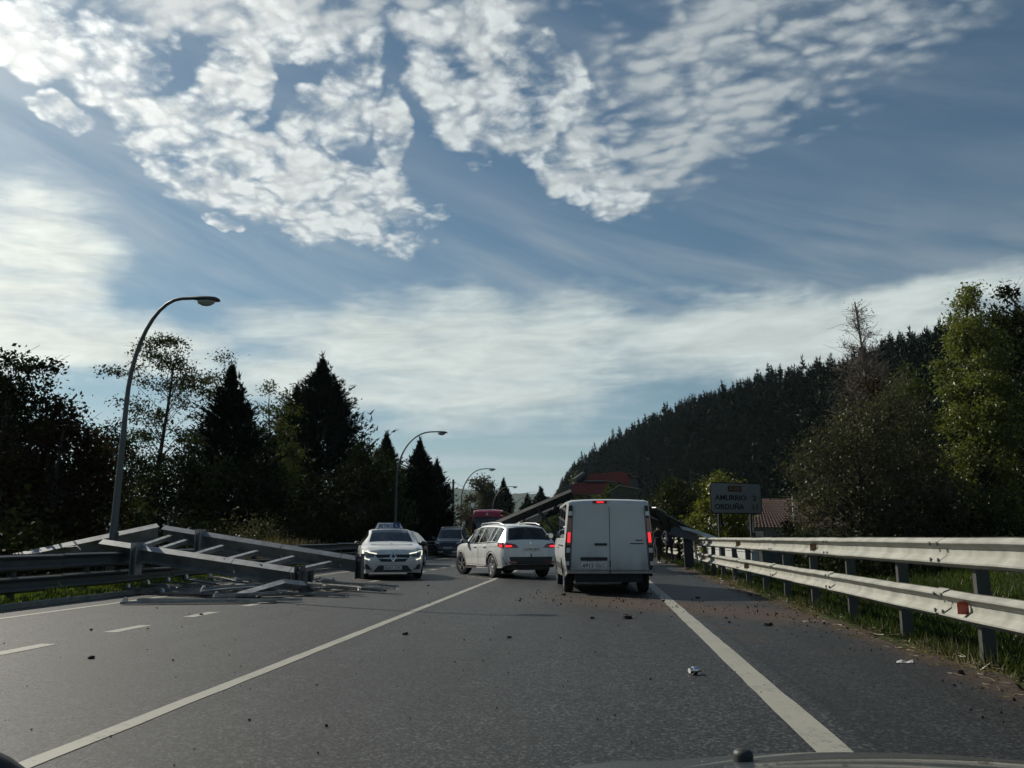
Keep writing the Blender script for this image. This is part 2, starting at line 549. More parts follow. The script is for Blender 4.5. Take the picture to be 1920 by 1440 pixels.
# ------------------------------------------------------------------ ground and road
def ground_mat():
    m = bpy.data.materials.new('verge_soil_and_grass')
    m.use_nodes = True
    t = m.node_tree
    b = t.nodes['Principled BSDF']
    h = NG(t)
    o = h.n('ShaderNodeTexCoord').outputs['Object']
    n1 = h.noise(o, 0.35, 6, 0.6)
    n2 = h.noise(o, 7.0, 5, 0.65)
    c = h.mix(h.ss(n1, 0.4, 0.62), (0.040, 0.058, 0.016, 1), (0.055, 0.050, 0.024, 1))
    c = h.mix(h.ss(n2, 0.45, 0.7), c, (0.028, 0.034, 0.012, 1))
    t.links.new(c, b.inputs['Base Color'])
    b.inputs['Roughness'].default_value = 0.95
    b.inputs['Specular IOR Level'].default_value = 0.1
    bn = h.n('ShaderNodeBump')
    bn.inputs['Strength'].default_value = 0.8
    bn.inputs['Distance'].default_value = 0.08
    t.links.new(n2, bn.inputs['Height'])
    t.links.new(bn.outputs[0], b.inputs['Normal'])
    return m


def asphalt_mat():
    m = bpy.data.materials.new('asphalt')
    m.use_nodes = True
    t = m.node_tree
    b = t.nodes['Principled BSDF']
    h = NG(t)
    o = h.n('ShaderNodeTexCoord').outputs['Object']
    x, y, z = h.sep(o)
    big = h.noise(o, 0.22, 4, 0.55)
    mid = h.noise(o, 2.2, 5, 0.6)
    st = h.voro(o, 58.0)
    chip = h.sep(st[1])[0]                                   # one random grey per stone
    fine = h.noise(o, 210.0, 3, 0.7)
    k = h.m('ADD', h.m('MULTIPLY', h.m('POWER', chip, 4.0), 0.105), 0.0105)
    k = h.m('ADD', k, h.m('MULTIPLY', h.m('SUBTRACT', fine, 0.5), 0.030))
    k = h.m('MULTIPLY', k, h.ss(big, 0.3, 0.7, 0.86, 1.16))
    k = h.m('MULTIPLY', k, h.ss(mid, 0.3, 0.7, 0.86, 1.14))
    # long rubbed streaks, hairline cracks, sealed seams
    stk = h.noise(h.vm('MULTIPLY', o, (2.4, 0.06, 1.0)), 1.0, 4, 0.6)
    k = h.m('MULTIPLY', k, h.ss(stk, 0.32, 0.68, 0.80, 1.16))
    wo_ = h.vm('ADD', h.vm('MULTIPLY', o, (1.0, 0.55, 1.0)), h.vm('SCALE', h.comb(mid, stk, 0.0), 0.9))
    vn_ = h.n('ShaderNodeTexVoronoi')
    vn_.feature = 'DISTANCE_TO_EDGE'
    t.links.new(wo_, vn_.inputs['Vector'])
    vn_.inputs['Scale'].default_value = 0.33
    crk = h.m('MULTIPLY', h.ss(vn_.outputs[0], 0.010, 0.003), h.ss(big, 0.46, 0.56))
    seam = h.ss(h.m('ABSOLUTE', h.m('ADD', h.m('SUBTRACT', x, 1.56), h.m('MULTIPLY', h.m('SUBTRACT', mid, 0.5), 0.10))), 0.030, 0.012)
    seam2 = h.ss(h.m('ABSOLUTE', h.m('ADD', h.m('ADD', x, 3.22), h.m('MULTIPLY', h.m('SUBTRACT', mid, 0.5), 0.10))), 0.028, 0.010)
    k = h.m('MULTIPLY', k, h.m('SUBTRACT', 1.0, h.m('MULTIPLY', h.m('MAXIMUM', crk, h.m('MULTIPLY', h.m('MAXIMUM', seam, seam2), 0.7)), 0.60)))
    patch = h.m('MULTIPLY', h.m('MULTIPLY', h.ss(h.m('ADD', x, h.m('MULTIPLY', fine, .05)), -2.35, -2.30), h.ss(x, -0.62, -0.66)), h.m('MULTIPLY', h.ss(y, 5.9, 5.95), h.ss(y, 9.15, 9.1)))
    k = h.m('MULTIPLY', k, h.m('SUBTRACT', 0.64, h.m('MULTIPLY', patch, 0.11)))
    # slightly paler, polished wheel paths
    wp = h.m('ABSOLUTE', h.m('SUBTRACT', h.m('ABSOLUTE', h.m('ADD', x, 0.75)), 0.85))
    k = h.m('MULTIPLY', k, h.ss(wp, 0.0, 0.5, 1.10, 1.0))
    # shoulder is an older, smoother, darker mix
    sh = h.ss(h.m('ADD', x, h.m('MULTIPLY', mid, 0.12)), 1.50, 1.62)
    k = h.m('MULTIPLY', k, h.m('SUBTRACT', 1.0, h.m('MULTIPLY', sh, 0.30)))
    c = h.vm('SCALE', (0.94, 1.0, 1.0), k)
    # red-brown soil carried across the lane and trodden out by tyres
    yy = h.m('ADD', y, h.m('MULTIPLY', x, 0.95))
    n3 = h.noise(o, 1.4, 6, 0.65)
    n4 = h.noise(h.vm('MULTIPLY', o, (3.0, 0.45, 1.0)), 1.6, 4, 0.6)
    band = h.ss(h.m('ABSOLUTE', h.m('SUBTRACT', yy, 16.2)), 2.3, 0.3)
    rng = h.m('MULTIPLY', h.ss(x, -1.8, 0.2), h.ss(x, 4.4, 3.6))
    soil = h.m('MULTIPLY', h.m('MULTIPLY', band, rng), h.ss(h.m('ADD', h.m('MULTIPLY', n3, 0.7), h.m('MULTIPLY', n4, 0.5)), 0.34, 0.62))
    edge = h.m('MULTIPLY', h.ss(h.m('ADD', x, h.m('MULTIPLY', n3, 0.9)), 3.25, 3.75), h.ss(n3, 0.25, 0.5))
    lit = h.m('MULTIPLY', h.ss(x, 0.4, 3.2), h.m('MULTIPLY', h.ss(y, 8.5, 12.0), h.ss(y, 20.0, 15.0)))
    soil = h.m('MAXIMUM', soil, h.m('MAXIMUM', h.m('MULTIPLY', edge, 0.9), h.m('MULTIPLY', lit, h.ss(n3, 0.48, 0.66))))
    c = h.mix(h.m('MULTIPLY', soil, 0.80), c, (0.058, 0.035, 0.024, 1))
    t.links.new(c, b.inputs['Base Color'])
    b.inputs['Specular IOR Level'].default_value = 0.34
    r = h.m('ADD', 0.48, h.m('MULTIPLY', h.sep(st[1])[1], 0.22))
    r = h.m('ADD', r, h.m('MULTIPLY', soil, 0.3))
    t.links.new(r, b.inputs['Roughness'])
    bn = h.n('ShaderNodeBump')
    bn.inputs['Strength'].default_value = 0.55
    bn.inputs['Distance'].default_value = 0.006
    hh = h.m('ADD', h.m('MULTIPLY', h.sep(st[1])[2], 0.5), h.m('MULTIPLY', h.noise(o, 120.0, 3, 0.6), 0.8))
    t.links.new(hh, bn.inputs['Height'])
    t.links.new(bn.outputs[0], b.inputs['Normal'])
    return m


def paint_mat():
    m = bpy.data.materials.new('road_paint')
    m.use_nodes = True
    t = m.node_tree
    b = t.nodes['Principled BSDF']
    h = NG(t)
    o = h.n('ShaderNodeTexCoord').outputs['Object']
    n1 = h.noise(o, 16.0, 6, 0.7)
    n2 = h.noise(o, 60.0, 4, 0.7)
    n3 = h.noise(o, 1.6, 3, 0.5)
    w = h.ss(h.m('ADD', h.m('ADD', h.m('MULTIPLY', n1, 0.6), h.m('MULTIPLY', n2, 0.5)), h.m('MULTIPLY', n3, 0.35)), 0.74, 0.92)
    c = h.mix(w, (0.29, 0.28, 0.235, 1), (0.06, 0.075, 0.07, 1))
    c = h.mix(h.m('MULTIPLY', n3, 0.35), c, (0.17, 0.165, 0.14, 1))
    t.links.new(c, b.inputs['Base Color'])
    b.inputs['Roughness'].default_value = 0.6
    bn = h.n('ShaderNodeBump')
    bn.inputs['Strength'].default_value = 0.4
    bn.inputs['Distance'].default_value = 0.004
    t.links.new(n2, bn.inputs['Height'])
    t.links.new(bn.outputs[0], b.inputs['Normal'])
    return m


M_ground, M_asph, M_paint = ground_mat(), asphalt_mat(), paint_mat()
M_conc = mat('kerb_concrete', (0.22, 0.215, 0.19), 0.85, 0.0, 0.25, 6.0, bump=0.3, dirt=(0.09, 0.085, 0.06))


def gz(x, y):
    """height of the ground beside the road"""
    z = -0.05
    if x < -9.75:
        d = -9.75 - x
        z = 0.05 + min(d, 2.0) * 0.03 + max(0, min(d - 2.0, 14)) * 0.02
    if x > 3.3:
        d = x - 3.3
        z = 0.0 - 0.10 * min(d, 2.0) + max(0, min(d - 4.0, 12)) * 0.07
    return z


mb = MB()
xs = [-3000, -1200, -300, -90, -50, -30, -20, -15, -12, -10.6, -9.85, -9.75, -9.7, 3.2, 3.3, 3.8, 4.6, 5.3, 7.3, 10, 14, 19.3, 30, 60, 120, 300, 1200, 3000]
ys = [-400, -60, -10, 0, 10, 20, 30, 45, 60, 80, 110, 150, 220, 400, 1000, 2500, 3600]
mb.grid([[(x, y, gz(x, y)) for x in xs] for y in ys])
tag(mb.build('ground', M_ground, smooth=60), kind='structure')

mb = MB()
ed = []
rr = random.Random(4)
yy = [-12 + 0.6 * i for i in range(160)] + [90, 120, 180, 260]
left = [(-9.74, y, 0.0) for y in yy]
edge = [(3.30 + (0.10 * math.sin(y * 1.7) + 0.06 * math.sin(y * 5.1) + rr.uniform(-.05, .05)) * (1 if y < 80 else 0), y, 0.0) for y in yy]
rows = [[left[i], (-3.0, yy[i], 0.0), (1.3, yy[i], 0.0), edge[i]] for i in range(len(yy))]
mb.grid(rows)
tag(mb.build('road', M_asph), kind='structure')


def line(name, x, w, y0, y1, z=0.004, wob=0.006, seed=1):
    r = random.Random(seed)
    b = MB()
    n = max(2, int((y1 - y0) / 0.35))
    rows = []
    for i in range(n + 1):
        y = y0 + (y1 - y0) * i / n
        rows.append([(x - w / 2 + r.uniform(-wob, wob), y, z), (x + w / 2 + r.uniform(-wob, wob), y, z)])
    b.grid(rows)
    return tag(b.build(name, M_paint), kind='structure')


line('solid_lane_line', -3.0, 0.13, 1.0, 160, seed=2)
line('edge_line', 1.275, 0.21, 0.5, 150, seed=3)
line('edge_line', -8.75, 0.13, 1.0, 150, seed=4)
for i in range(30):
    a = 0.05 + i * 2.03
    line('dashed_lane_mark', -6.13, 0.19, a, a + 0.88, seed=20 + i)
line('dashed_lane_mark', -4.6, 0.14, 36.0, 38.6, seed=51)
line('dashed_lane_mark', -3.9, 0.14, 39.2, 41.8, seed=52)

# low kerb along the left verge
mb = MB()
for i in range(60):
    mb.box((-9.80 + rr.uniform(-.006, .006), -6 + i * 2.0, 0.035 + rr.uniform(-.006, .004)), (0.13, 1.985, 0.10))
tag(mb.build('kerb', M_conc), kind='structure')

# ------------------------------------------------------------------ far hills, wooded hillside
M_far = mat('far_hill_woods', (0.040, 0.060, 0.030), 0.95, 0, 0.35, 0.012, spec=0.1)
M_hill = mat('hillside_floor', (0.030, 0.035, 0.016), 0.95, 0, 0.3, 0.3, spec=0.1)
prof = [(-2900, 240), (-2300, 210), (-1700, 150), (-1300, 130), (-1050, 120), (-800, 140), (-640, 170), (-520, 178), (-420, 168), (-340, 150), (-270, 160), (-220, 158), (-150, 140), (-60, 120), (200, 150), (900, 230), (2000, 250), (2900, 270)]
rh = random.Random(12)
px_ = [p[0] for p in prof]
pz_ = [p[1] for p in prof]
rows = []
xs_ = [-2900 + 20 * i for i in range(291)]
for dy, kz in ((-900, 0.0), (-500, .35), (-200, .75), (0, 1.0), (500, .6)):
    rows.append([(x, 3000 + dy, -1 if kz == 0 else kz * (np.interp(x, px_, pz_) + rh.uniform(-3, 3)) + rh.uniform(-2, 2)) for x in xs_])
tag(MB().grid(rows).build('far_hills', M_far, smooth=180), kind='structure')

TH = 13.5
ridge = [(-24, 450, 16), (-12, 425, 38), (19, 370, 50), (37, 322, 52.5), (57, 272, 52), (71.5, 236, 48.5), (78.8, 216, 48.5), (84, 201, 47.5), (104, 176, 50), (150, 150, 58)]
foot = [(-30, 420), (-18, 385), (-2, 300), (12, 240), (25, 190), (34, 150), (40, 128), (46, 112), (56, 92), (90, 60)]


def hill_pt(u, v):
    i = min(int(u), len(ridge) - 2)
    f = u - i
    rx, ry, rz = [ridge[i][k] * (1 - f) + ridge[i + 1][k] * f for k in range(3)]
    fx, fy = [foot[i][k] * (1 - f) + foot[i + 1][k] * f for k in range(2)]
    rz -= TH
    s = math.sin(min(v, 1.0) * math.pi / 2) ** 1.15
    if v > 1:
        s = 1 - (v - 1) * .35
    return Vector((fx + (rx - fx) * v, fy + (ry - fy) * v, .1 + rz * s))


rows = [[hill_pt(u * (len(ridge) - 1) / 45, v / 10 * 1.6) for u in range(46)] for v in range(11)]
tag(MB().grid(rows).build('hillside', M_hill, smooth=180), kind='structure')

# ------------------------------------------------------------------ foliage
RN = np.random.default_rng(7)


def unit(a):
    return a / np.maximum(np.linalg.norm(a, axis=1, keepdims=True), 1e-6)


def leaves(C, Dn, L, Wd, fold=0.25):
    """one four-cornered folded leaf per row of C, pointing along Dn"""
    n = len(C)
    r = RN.normal(size=(n, 3))
    s = unit(np.cross(Dn, r))
    nn = np.cross(s, Dn)
    L = np.asarray(L).reshape(-1, 1)
    Wd = np.asarray(Wd).reshape(-1, 1)
    v = np.stack([C, C + Dn * L * .45 + s * Wd * .5 + nn * Wd * fold, C + Dn * L, C + Dn * L * .45 - s * Wd * .5 + nn * Wd * fold], axis=1)
    return v.reshape(-1, 3)


def blades(C, Dn, L, Wd):
    n = len(C)
    s = unit(np.cross(Dn, RN.normal(size=(n, 3))))
    L = np.asarray(L).reshape(-1, 1)
    Wd = np.asarray(Wd).reshape(-1, 1)
    v = np.stack([C - s * Wd * .5, C + s * Wd * .5, C + Dn * L], axis=1)
    return v.reshape(-1, 3)


M_bark = mat('bark', (0.035, 0.030, 0.025), 0.9, 0, 0.3, 8.0, bump=.5, bscale=25)
M_barkpale = mat('bark_pale', (0.16, 0.13, 0.11), 0.85, 0, 0.3, 8.0, bump=.3, bscale=25)
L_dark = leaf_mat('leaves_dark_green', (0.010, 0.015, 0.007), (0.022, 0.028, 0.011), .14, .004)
L_brown = leaf_mat('leaves_autumn_brown', (0.017, 0.013, 0.007), (0.036, 0.021, 0.011), .22, .008)
L_rob = leaf_mat('leaves_robinia', (0.022, 0.031, 0.011), (0.042, 0.050, 0.018), .26, .008)
L_pale = leaf_mat('leaves_pale_green', (0.042, 0.060, 0.020), (0.075, 0.088, 0.030), .30, .010)
L_yell = leaf_mat('leaves_yellow_green', (0.070, 0.090, 0.014), (0.13, 0.13, 0.018), .40, .03)
L_will = leaf_mat('leaves_willow', (0.050, 0.054, 0.032), (0.088, 0.082, 0.050), .22, .010)
L_popl = leaf_mat('leaves_poplar', (0.080, 0.105, 0.026), (0.155, 0.165, 0.042), .32, .022)
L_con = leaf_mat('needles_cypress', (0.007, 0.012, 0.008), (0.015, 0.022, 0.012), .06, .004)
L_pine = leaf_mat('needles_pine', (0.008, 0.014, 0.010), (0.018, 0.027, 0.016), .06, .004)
L_gras = leaf_mat('grass_blades', (0.060, 0.095, 0.016), (0.12, 0.15, 0.026), .45, .03, 1.2)
L_grasm = leaf_mat('grass_blades_mid', (0.030, 0.050, 0.011), (0.060, 0.080, 0.018), .38, .01, 1.2)
L_grasd = leaf_mat('grass_blades_dark', (0.020, 0.033, 0.009), (0.045, 0.060, 0.017), .30, .01, 1.2)
L_dry = leaf_mat('dry_stalks', (0.11, 0.09, 0.055), (0.19, 0.155, 0.10), .3, .03)


def env_at(env, t):
    return np.interp(t, [e[0] for e in env], [e[1] for e in env])


def broadleaf(name, label, loc, H, env, ncl, nlf, clr, lf, m, seed, bark=None, tr=.16, top=.86, group=None, cat='tree', t0=None, out=.45, droop=0.0, flat=.7, twig=.018, lean=0.0, ntw=2):
    global RN
    RN = np.random.default_rng(seed)
    rd = random.Random(seed)
    t = thing(name, label, cat, (loc[0], loc[1], gz(loc[0], loc[1]) - .08), 0, group)
    t0 = env[0][0] if t0 is None else t0
    # trunk
    tp = []
    for k in range(7):
        f = k / 6
        tp.append(Vector((lean * f * H + .035 * H * math.sin(2.1 * f + seed) * f, .03 * H * math.sin(1.7 * f + seed * 2) * f, f * H * top)))
    tm = MB()
    tm.tube(tp, [tr * (1 - .82 * (k / 6)) + .012 for k in range(7)], 8)
    # clumps
    ts = np.linspace(t0, 1, 60)
    wts = env_at(env, ts) ** 1.6 + .02
    tc = RN.choice(ts, size=ncl, p=wts / wts.sum()) + RN.uniform(-.012, .012, ncl)
    rc = env_at(env, tc)
    an = RN.uniform(0, 2 * math.pi, ncl)
    lob = 1 + .22 * np.sin(3 * an + seed + 5 * tc) + .12 * np.sin(7 * an + 9 * tc + seed)
    ro = rc * lob * (out + (1 - out) * RN.uniform(0, 1, ncl) ** .6) - clr * .4
    ro = np.maximum(ro, 0)
    cc = np.stack([ro * np.cos(an) + lean * tc * H, ro * np.sin(an), tc * H], axis=1)
    for c in cc:
        z0 = min(max(.10 * H, c[2] - (.35 + .45 * rd.random()) * math.hypot(c[0], c[1]) - .03 * H), H * top * .97)
        f = z0 / (H * top) * 6
        i = min(int(f), 5)
        a = tp[i].lerp(tp[i + 1], f - i)
        e = Vector(c)
        mid = a.lerp(e, .5) + Vector((rd.uniform(-.12, .12), rd.uniform(-.12, .12), .10 * (e - a).length))
        br = max(twig, tr * .30 * (1 - z0 / H))
        tm.tube([a, mid, e], [br, br * .6, twig * .4], 5, cap=False)
        if clr > .25:
            for q in range(ntw):
                e2 = e + Vector((rd.gauss(0, clr), rd.gauss(0, clr), rd.gauss(.1, clr * .6)))
                tm.tube([mid.lerp(e, .6), e2], [br * .45, twig * .3], 4, cap=False)
    tm.build('trunk', bark or M_bark, t, smooth=60, fix=False)
    if nlf:
        n = ncl * nlf
        sc = RN.uniform(.6, 1.25, ncl)
        off = RN.normal(size=(ncl, nlf, 3)) * (clr * sc)[:, None, None] * .62
        off[:, :, 2] *= flat
        C = (cc[:, None, :] + off)
        if droop:
            C[:, :, 2] -= droop * np.abs(RN.normal(size=(ncl, nlf))) * clr
        C = C.reshape(-1, 3)
        Dn = unit(RN.normal(size=(n, 3)) + np.array([0, 0, -.35 - droop * 1.5]) + .5 * unit(off.reshape(-1, 3) + 1e-6))
        L = lf * RN.uniform(.6, 1.3, n)
        v = leaves(C, Dn, L, L * RN.uniform(.45, .7, n))
        v[:, 2] = np.maximum(v[:, 2], .05)
        link('crown', np_mesh('crown', v, 4), m, t)
    return t


def conifer_arrays(H, Rb, nbr, nper, bl, bw, seed, up=.55, zb=.04, shp=1.0, ragged=.22):
    global RN
    RN = np.random.default_rng(seed)
    u = zb + (1 - zb) * RN.uniform(0, 1, nbr) ** .92
    az_ = RN.uniform(0, 2 * math.pi, nbr)
    r = Rb * np.interp(u, [zb, zb + .12, .40, .60, .78, .90, .96, 1.0], [.62, .95, .92, .68, .36, .14, .05, .01]) ** shp
    r = r * np.clip(1 + ragged * RN.normal(size=nbr), .45, 1.5) * (1 + .14 * np.sin(3 * az_ + seed) + .10 * np.sin(5 * az_ + 14 * u + seed)) + .015
    s = RN.uniform(.15, 1.0, (nbr, nper)) ** .6
    rad = r[:, None] * s
    z = (u * H)[:, None] + rad * (up - .25 * (1 - s)) - .10 * H * .3 * (1 - u)[:, None]
    C = np.stack([rad * np.cos(az_)[:, None], rad * np.sin(az_)[:, None], z], axis=2)
    C += RN.normal(size=C.shape) * np.array([.11, .11, .08]) * (Rb / 2) * (1.15 - s)[:, :, None] * np.minimum(1, .15 + 2.2 * (1 - u))[:, None, None]
    o = np.stack([np.cos(az_), np.sin(az_), np.zeros(nbr)], axis=1)
    Dn = o[:, None, :] * .75 + np.array([0, 0, up]) + RN.normal(size=C.shape) * .45
    C, Dn = C.reshape(-1, 3), unit(Dn.reshape(-1, 3))
    n = len(C)
    k = np.repeat(np.minimum(1, .45 + 1.6 * (1 - u)), nper) * (1.25 - .55 * s.reshape(-1))
    return blades(C, Dn, bl * k * RN.uniform(.6, 1.35, n), bw * k * RN.uniform(.6, 1.4, n))


def conifer(label, loc, H, Rb, seed, nbr=900, nper=16, bl=.34, bw=.11, group=None, name='conifer', m=None, **kw):
    t = thing(name, label, 'tree', (loc[0], loc[1], gz(loc[0], loc[1]) - .05), 0, group)
    v = conifer_arrays(H, Rb, nbr, nper, bl, bw, seed, **kw)
    v[:, 2] = np.clip(v[:, 2], .08, H * 1.02)
    # upright shoots standing proud of the outline
    ns = 80
    us = RN.uniform(.25, .96, ns)
    rs_ = Rb * np.interp(us, [0, .16, .40, .60, .78, .90, .96, 1.0], [.62, .95, .92, .68, .36, .14, .05, .01]) * RN.uniform(.85, 1.08, ns)
    as_ = RN.uniform(0, 2 * math.pi, ns)
    q = 14
    hh_ = RN.uniform(0, 1, (ns, q))
    sl_ = H * RN.uniform(.045, .085, ns)
    tp_ = .10 * (1 - hh_) + .012
    C = np.stack([(rs_ * np.cos(as_))[:, None] + RN.normal(size=(ns, q)) * tp_, (rs_ * np.sin(as_))[:, None] + RN.normal(size=(ns, q)) * tp_, (us * H)[:, None] + hh_ * sl_[:, None]], axis=2).reshape(-1, 3)
    v = np.concatenate([v, blades(C, unit(RN.normal(size=C.shape) * .4 + np.array([0, 0, 1.0])), bl * .8 * RN.uniform(.6, 1.1, len(C)), np.full(len(C), bw * .7))])
    # leader: a thin ragged tip
    k = 34
    zt = RN.uniform(.91, 1.035, k) * H
    C = np.stack([RN.normal(size=k) * .035, RN.normal(size=k) * .035, zt], axis=1)
    v = np.concatenate([v, blades(C, unit(RN.normal(size=(k, 3)) * .5 + np.array([0, 0, 1.0])), bl * RN.uniform(.6, 1.2, k), np.full(k, bw * .6))])
    link('crown', np_mesh('crown', v, 3), m or L_con, t)
    MB().tube([(0, 0, 0), (.02, 0, H * .5), (0, 0, H * .97)], [.05 + H * .014, .03 + H * .008, .015], 7).build('trunk', M_bark, t, smooth=60)
    return t


# left side, from the near end
E_round = [(.22, .9), (.35, 2.3), (.55, 2.7), (.75, 2.2), (.90, 1.3), (1.0, .35)]
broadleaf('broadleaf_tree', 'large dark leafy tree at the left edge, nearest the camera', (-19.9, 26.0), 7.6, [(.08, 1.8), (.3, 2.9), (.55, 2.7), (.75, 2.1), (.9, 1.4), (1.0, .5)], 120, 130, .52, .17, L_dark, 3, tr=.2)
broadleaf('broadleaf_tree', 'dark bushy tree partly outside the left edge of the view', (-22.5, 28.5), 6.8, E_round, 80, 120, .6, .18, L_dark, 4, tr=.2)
broadleaf('autumn_tree', 'red brown autumn shrub tree between the leafy left edge tree and first lamp', (-17.2, 25.0), 5.2, [(.03, 1.6), (.25, 2.1), (.5, 1.9), (.75, 1.3), (1.0, .35)], 110, 110, .46, .15, L_brown, 5, tr=.10, twig=.014)
broadleaf('robinia_tree', 'tall airy robinia with layered see-through crown right of the first lamp', (-23.4, 42.0), 11.7, [(.12, 1.6), (.28, 3.0), (.42, 3.0), (.55, 1.9), (.70, 2.5), (.84, 2.75), (.94, 1.9), (1.0, .7)], 96, 120, .58, .155, L_rob, 6, tr=.17, out=.35, flat=.42)
broadleaf('robinia_tree', 'sparse pale robinia top showing behind the narrow dark cypress', (-23.8, 50.0), 12.6, [(.25, 1.6), (.5, 1.95), (.75, 1.7), (.9, 1.3), (1.0, .5)], 50, 90, .52, .155, L_rob, 7, tr=.15, flat=.5)
conifer('narrow dark cypress left of the pale open tree', (-20.9, 45.0), 10.6, 2.35, 21, nbr=1100, nper=17, bl=.42, bw=.135)
broadleaf('broadleaf_tree', 'pale open leaved tree between the two large dark conifers', (-19.5, 48.0), 10.4, [(.15, 1.1), (.4, 2.0), (.65, 2.0), (.85, 1.5), (1.0, .55)], 76, 110, .55, .16, L_pale, 8, tr=.13, out=.35, flat=.6)
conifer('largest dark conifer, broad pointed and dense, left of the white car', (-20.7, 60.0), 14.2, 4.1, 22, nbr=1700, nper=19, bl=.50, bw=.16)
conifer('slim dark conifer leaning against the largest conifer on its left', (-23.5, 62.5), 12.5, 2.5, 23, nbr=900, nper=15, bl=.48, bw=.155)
broadleaf('broadleaf_tree', 'round dark broadleaf tree right of the largest conifer', (-13.9, 48.0), 6.8, [(.05, 1.3), (.3, 1.9), (.6, 1.8), (.85, 1.2), (1.0, .4)], 80, 90, .5, .17, L_dark, 9)
broadleaf('broadleaf_tree', 'olive green leafy tree left of the second lamp post', (-14.3, 53.0), 6.9, [(.05, 1.3), (.3, 1.8), (.6, 1.7), (.85, 1.2), (1.0, .4)], 80, 90, .5, .17, L_rob, 10)
broadleaf('broadleaf_tree', 'small yellowish tree just behind the second lamp post', (-14.1, 57.0), 6.2, [(.05, .9), (.4, 1.3), (.8, .9), (1.0, .3)], 50, 80, .5, .18, L_pale, 11)
conifer('dark conifer behind the second street lamp', (-16.3, 63.0), 8.9, 1.9, 24, nbr=900, nper=14, bl=.4, bw=.14)
conifer('dark pointed conifer right of the second street lamp', (-13.9, 64.0), 8.5, 1.95, 25, nbr=1000, nper=14, bl=.4, bw=.14)
conifer('shorter dark spire joined to the conifer right of the second lamp', (-12.9, 66.0), 7.0, 1.5, 26, nbr=700, nper=12, bl=.4, bw=.14)
broadleaf('bush', 'low olive bush at the foot of the utility pole', (-15.6, 82.0), 4.0, [(.03, 1.8), (.4, 2.2), (.8, 1.3), (1.0, .5)], 60, 70, .6, .22, L_rob, 12, cat='bush', tr=.07)
broadleaf('willow_tree', 'round grey green willow crown behind the third street lamp', (-15.3, 110.0), 9.3, [(.05, 2.0), (.3, 2.8), (.6, 2.9), (.85, 1.9), (1.0, .6)], 120, 90, .7, .30, L_will, 13, droop=.5)
conifer('dark ragged pine right of the willow crown', (-13.4, 118.0), 8.9, 1.8, 27, nbr=500, nper=10, bl=.7, bw=.2, m=L_pine)
conifer('broad dark distant pine left of the leaning central beam', (-11.3, 165.0), 10.4, 2.6, 28, nbr=500, nper=10, bl=.9, bw=.3, m=L_pine)
conifer('small dark distant pine beside the broad distant pine', (-14.6, 172.0), 9.4, 2.0, 29, nbr=400, nper=10, bl=.9, bw=.3, m=L_pine)
for i, (x, y, h_, lb) in enumerate([(-6.6, 142, 8.5, 'pale green roadside tree above the upper end of the leaning central beam'), (-3.4, 138, 11.8, 'tallest pale green tree at the foot of the pine hillside'), (1.5, 132, 11.0, 'pale green tree behind the red crane')]):
    broadleaf('broadleaf_tree', lb, (x, y), h_, [(.03, 2.2), (.3, 3.0), (.6, 2.6), (.85, 1.6), (1.0, .5)], 90, 70, .9, .36, L_pale, 30 + i)

fill = [(-21.5, 33, 5.0, 2.3, 'low dark bush behind the red brown autumn tree'),
        (-19.5, 37, 5.2, 2.3, 'dark bush at the foot of the tall airy robinia, right of the first lamp pole'),
        (-17.2, 40.5, 5.0, 2.2, 'dark bush low in front of the narrow dark cypress'),
        (-20.5, 43, 6.2, 2.6, 'dark bush between the robinia and the base of the narrow cypress'),
        (-25.5, 41, 6.6, 2.8, 'dark bush just left of the first lamp pole'),
        (-18.4, 52, 6.0, 2.5, 'dark bush in front of the left side of the largest conifer'),
        (-21.5, 50, 7.4, 2.8, 'taller dark bush behind the base of the narrow cypress'),
        (-27.5, 44, 7.6, 3.0, 'rear dark bush behind the one left of the first lamp pole'),
        (-15.8, 55, 5.4, 2.0, 'dark bush under the round dark broadleaf tree'),
        (-18.0, 60, 6.8, 2.5, 'dark bush at the right foot of the largest conifer'),
        (-16.0, 72, 5.2, 2.2, 'dark bush behind the foot of the pointed conifers right of the second lamp'),
        (-15.4, 77, 4.6, 1.9, 'dark bush right of the pointed conifers, left of the utility pole')]
for i, (x, y, h_, r_, lb) in enumerate(fill):
    broadleaf('thicket_bush', lb, (x, y), h_, [(.02, r_ * .8), (.3, r_), (.6, r_ * .9), (.85, r_ * .55), (1.0, .4)], 60, 80, .62, .20, L_rob if i % 3 == 0 else L_dark, 300 + i, cat='bush', tr=.09, group='thicket behind the left trees')

# right side
broadleaf('shrub', 'bright yellow green shrub wrapping round the left side of the direction sign', (5.95, 41.5), 4.4, [(.05, 1.0), (.3, 1.5), (.6, 1.6), (.85, 1.1), (1.0, .4)], 100, 100, .36, .15, L_yell, 40, cat='shrub', tr=.08)
broadleaf('shrub', 'dark green shrub between the van and the direction sign', (4.6, 50.0), 4.9, [(.03, 1.6), (.35, 1.9), (.7, 1.4), (1.0, .5)], 90, 90, .46, .17, L_rob, 41, cat='shrub', tr=.09)
broadleaf('shrub', 'dark bush behind the standing people, right of the van', (2.6, 58.0), 4.2, [(.03, 1.7), (.4, 1.9), (.8, 1.2), (1.0, .4)], 70, 80, .5, .2, L_dark, 42, cat='shrub', tr=.09)
broadleaf('shrub', 'low dark bush in front of the tiled roof', (11.2, 50.0), 2.1, [(.03, 1.4), (.5, 1.5), (1.0, .5)], 50, 80, .4, .14, L_dark, 43, cat='shrub', tr=.06)
broadleaf('broadleaf_tree', 'dim green tree behind the top of the direction sign', (9.6, 74.0), 6.4, [(.05, 2.2), (.4, 2.8), (.8, 1.8), (1.0, .5)], 90, 80, .7, .24, L_rob, 44)
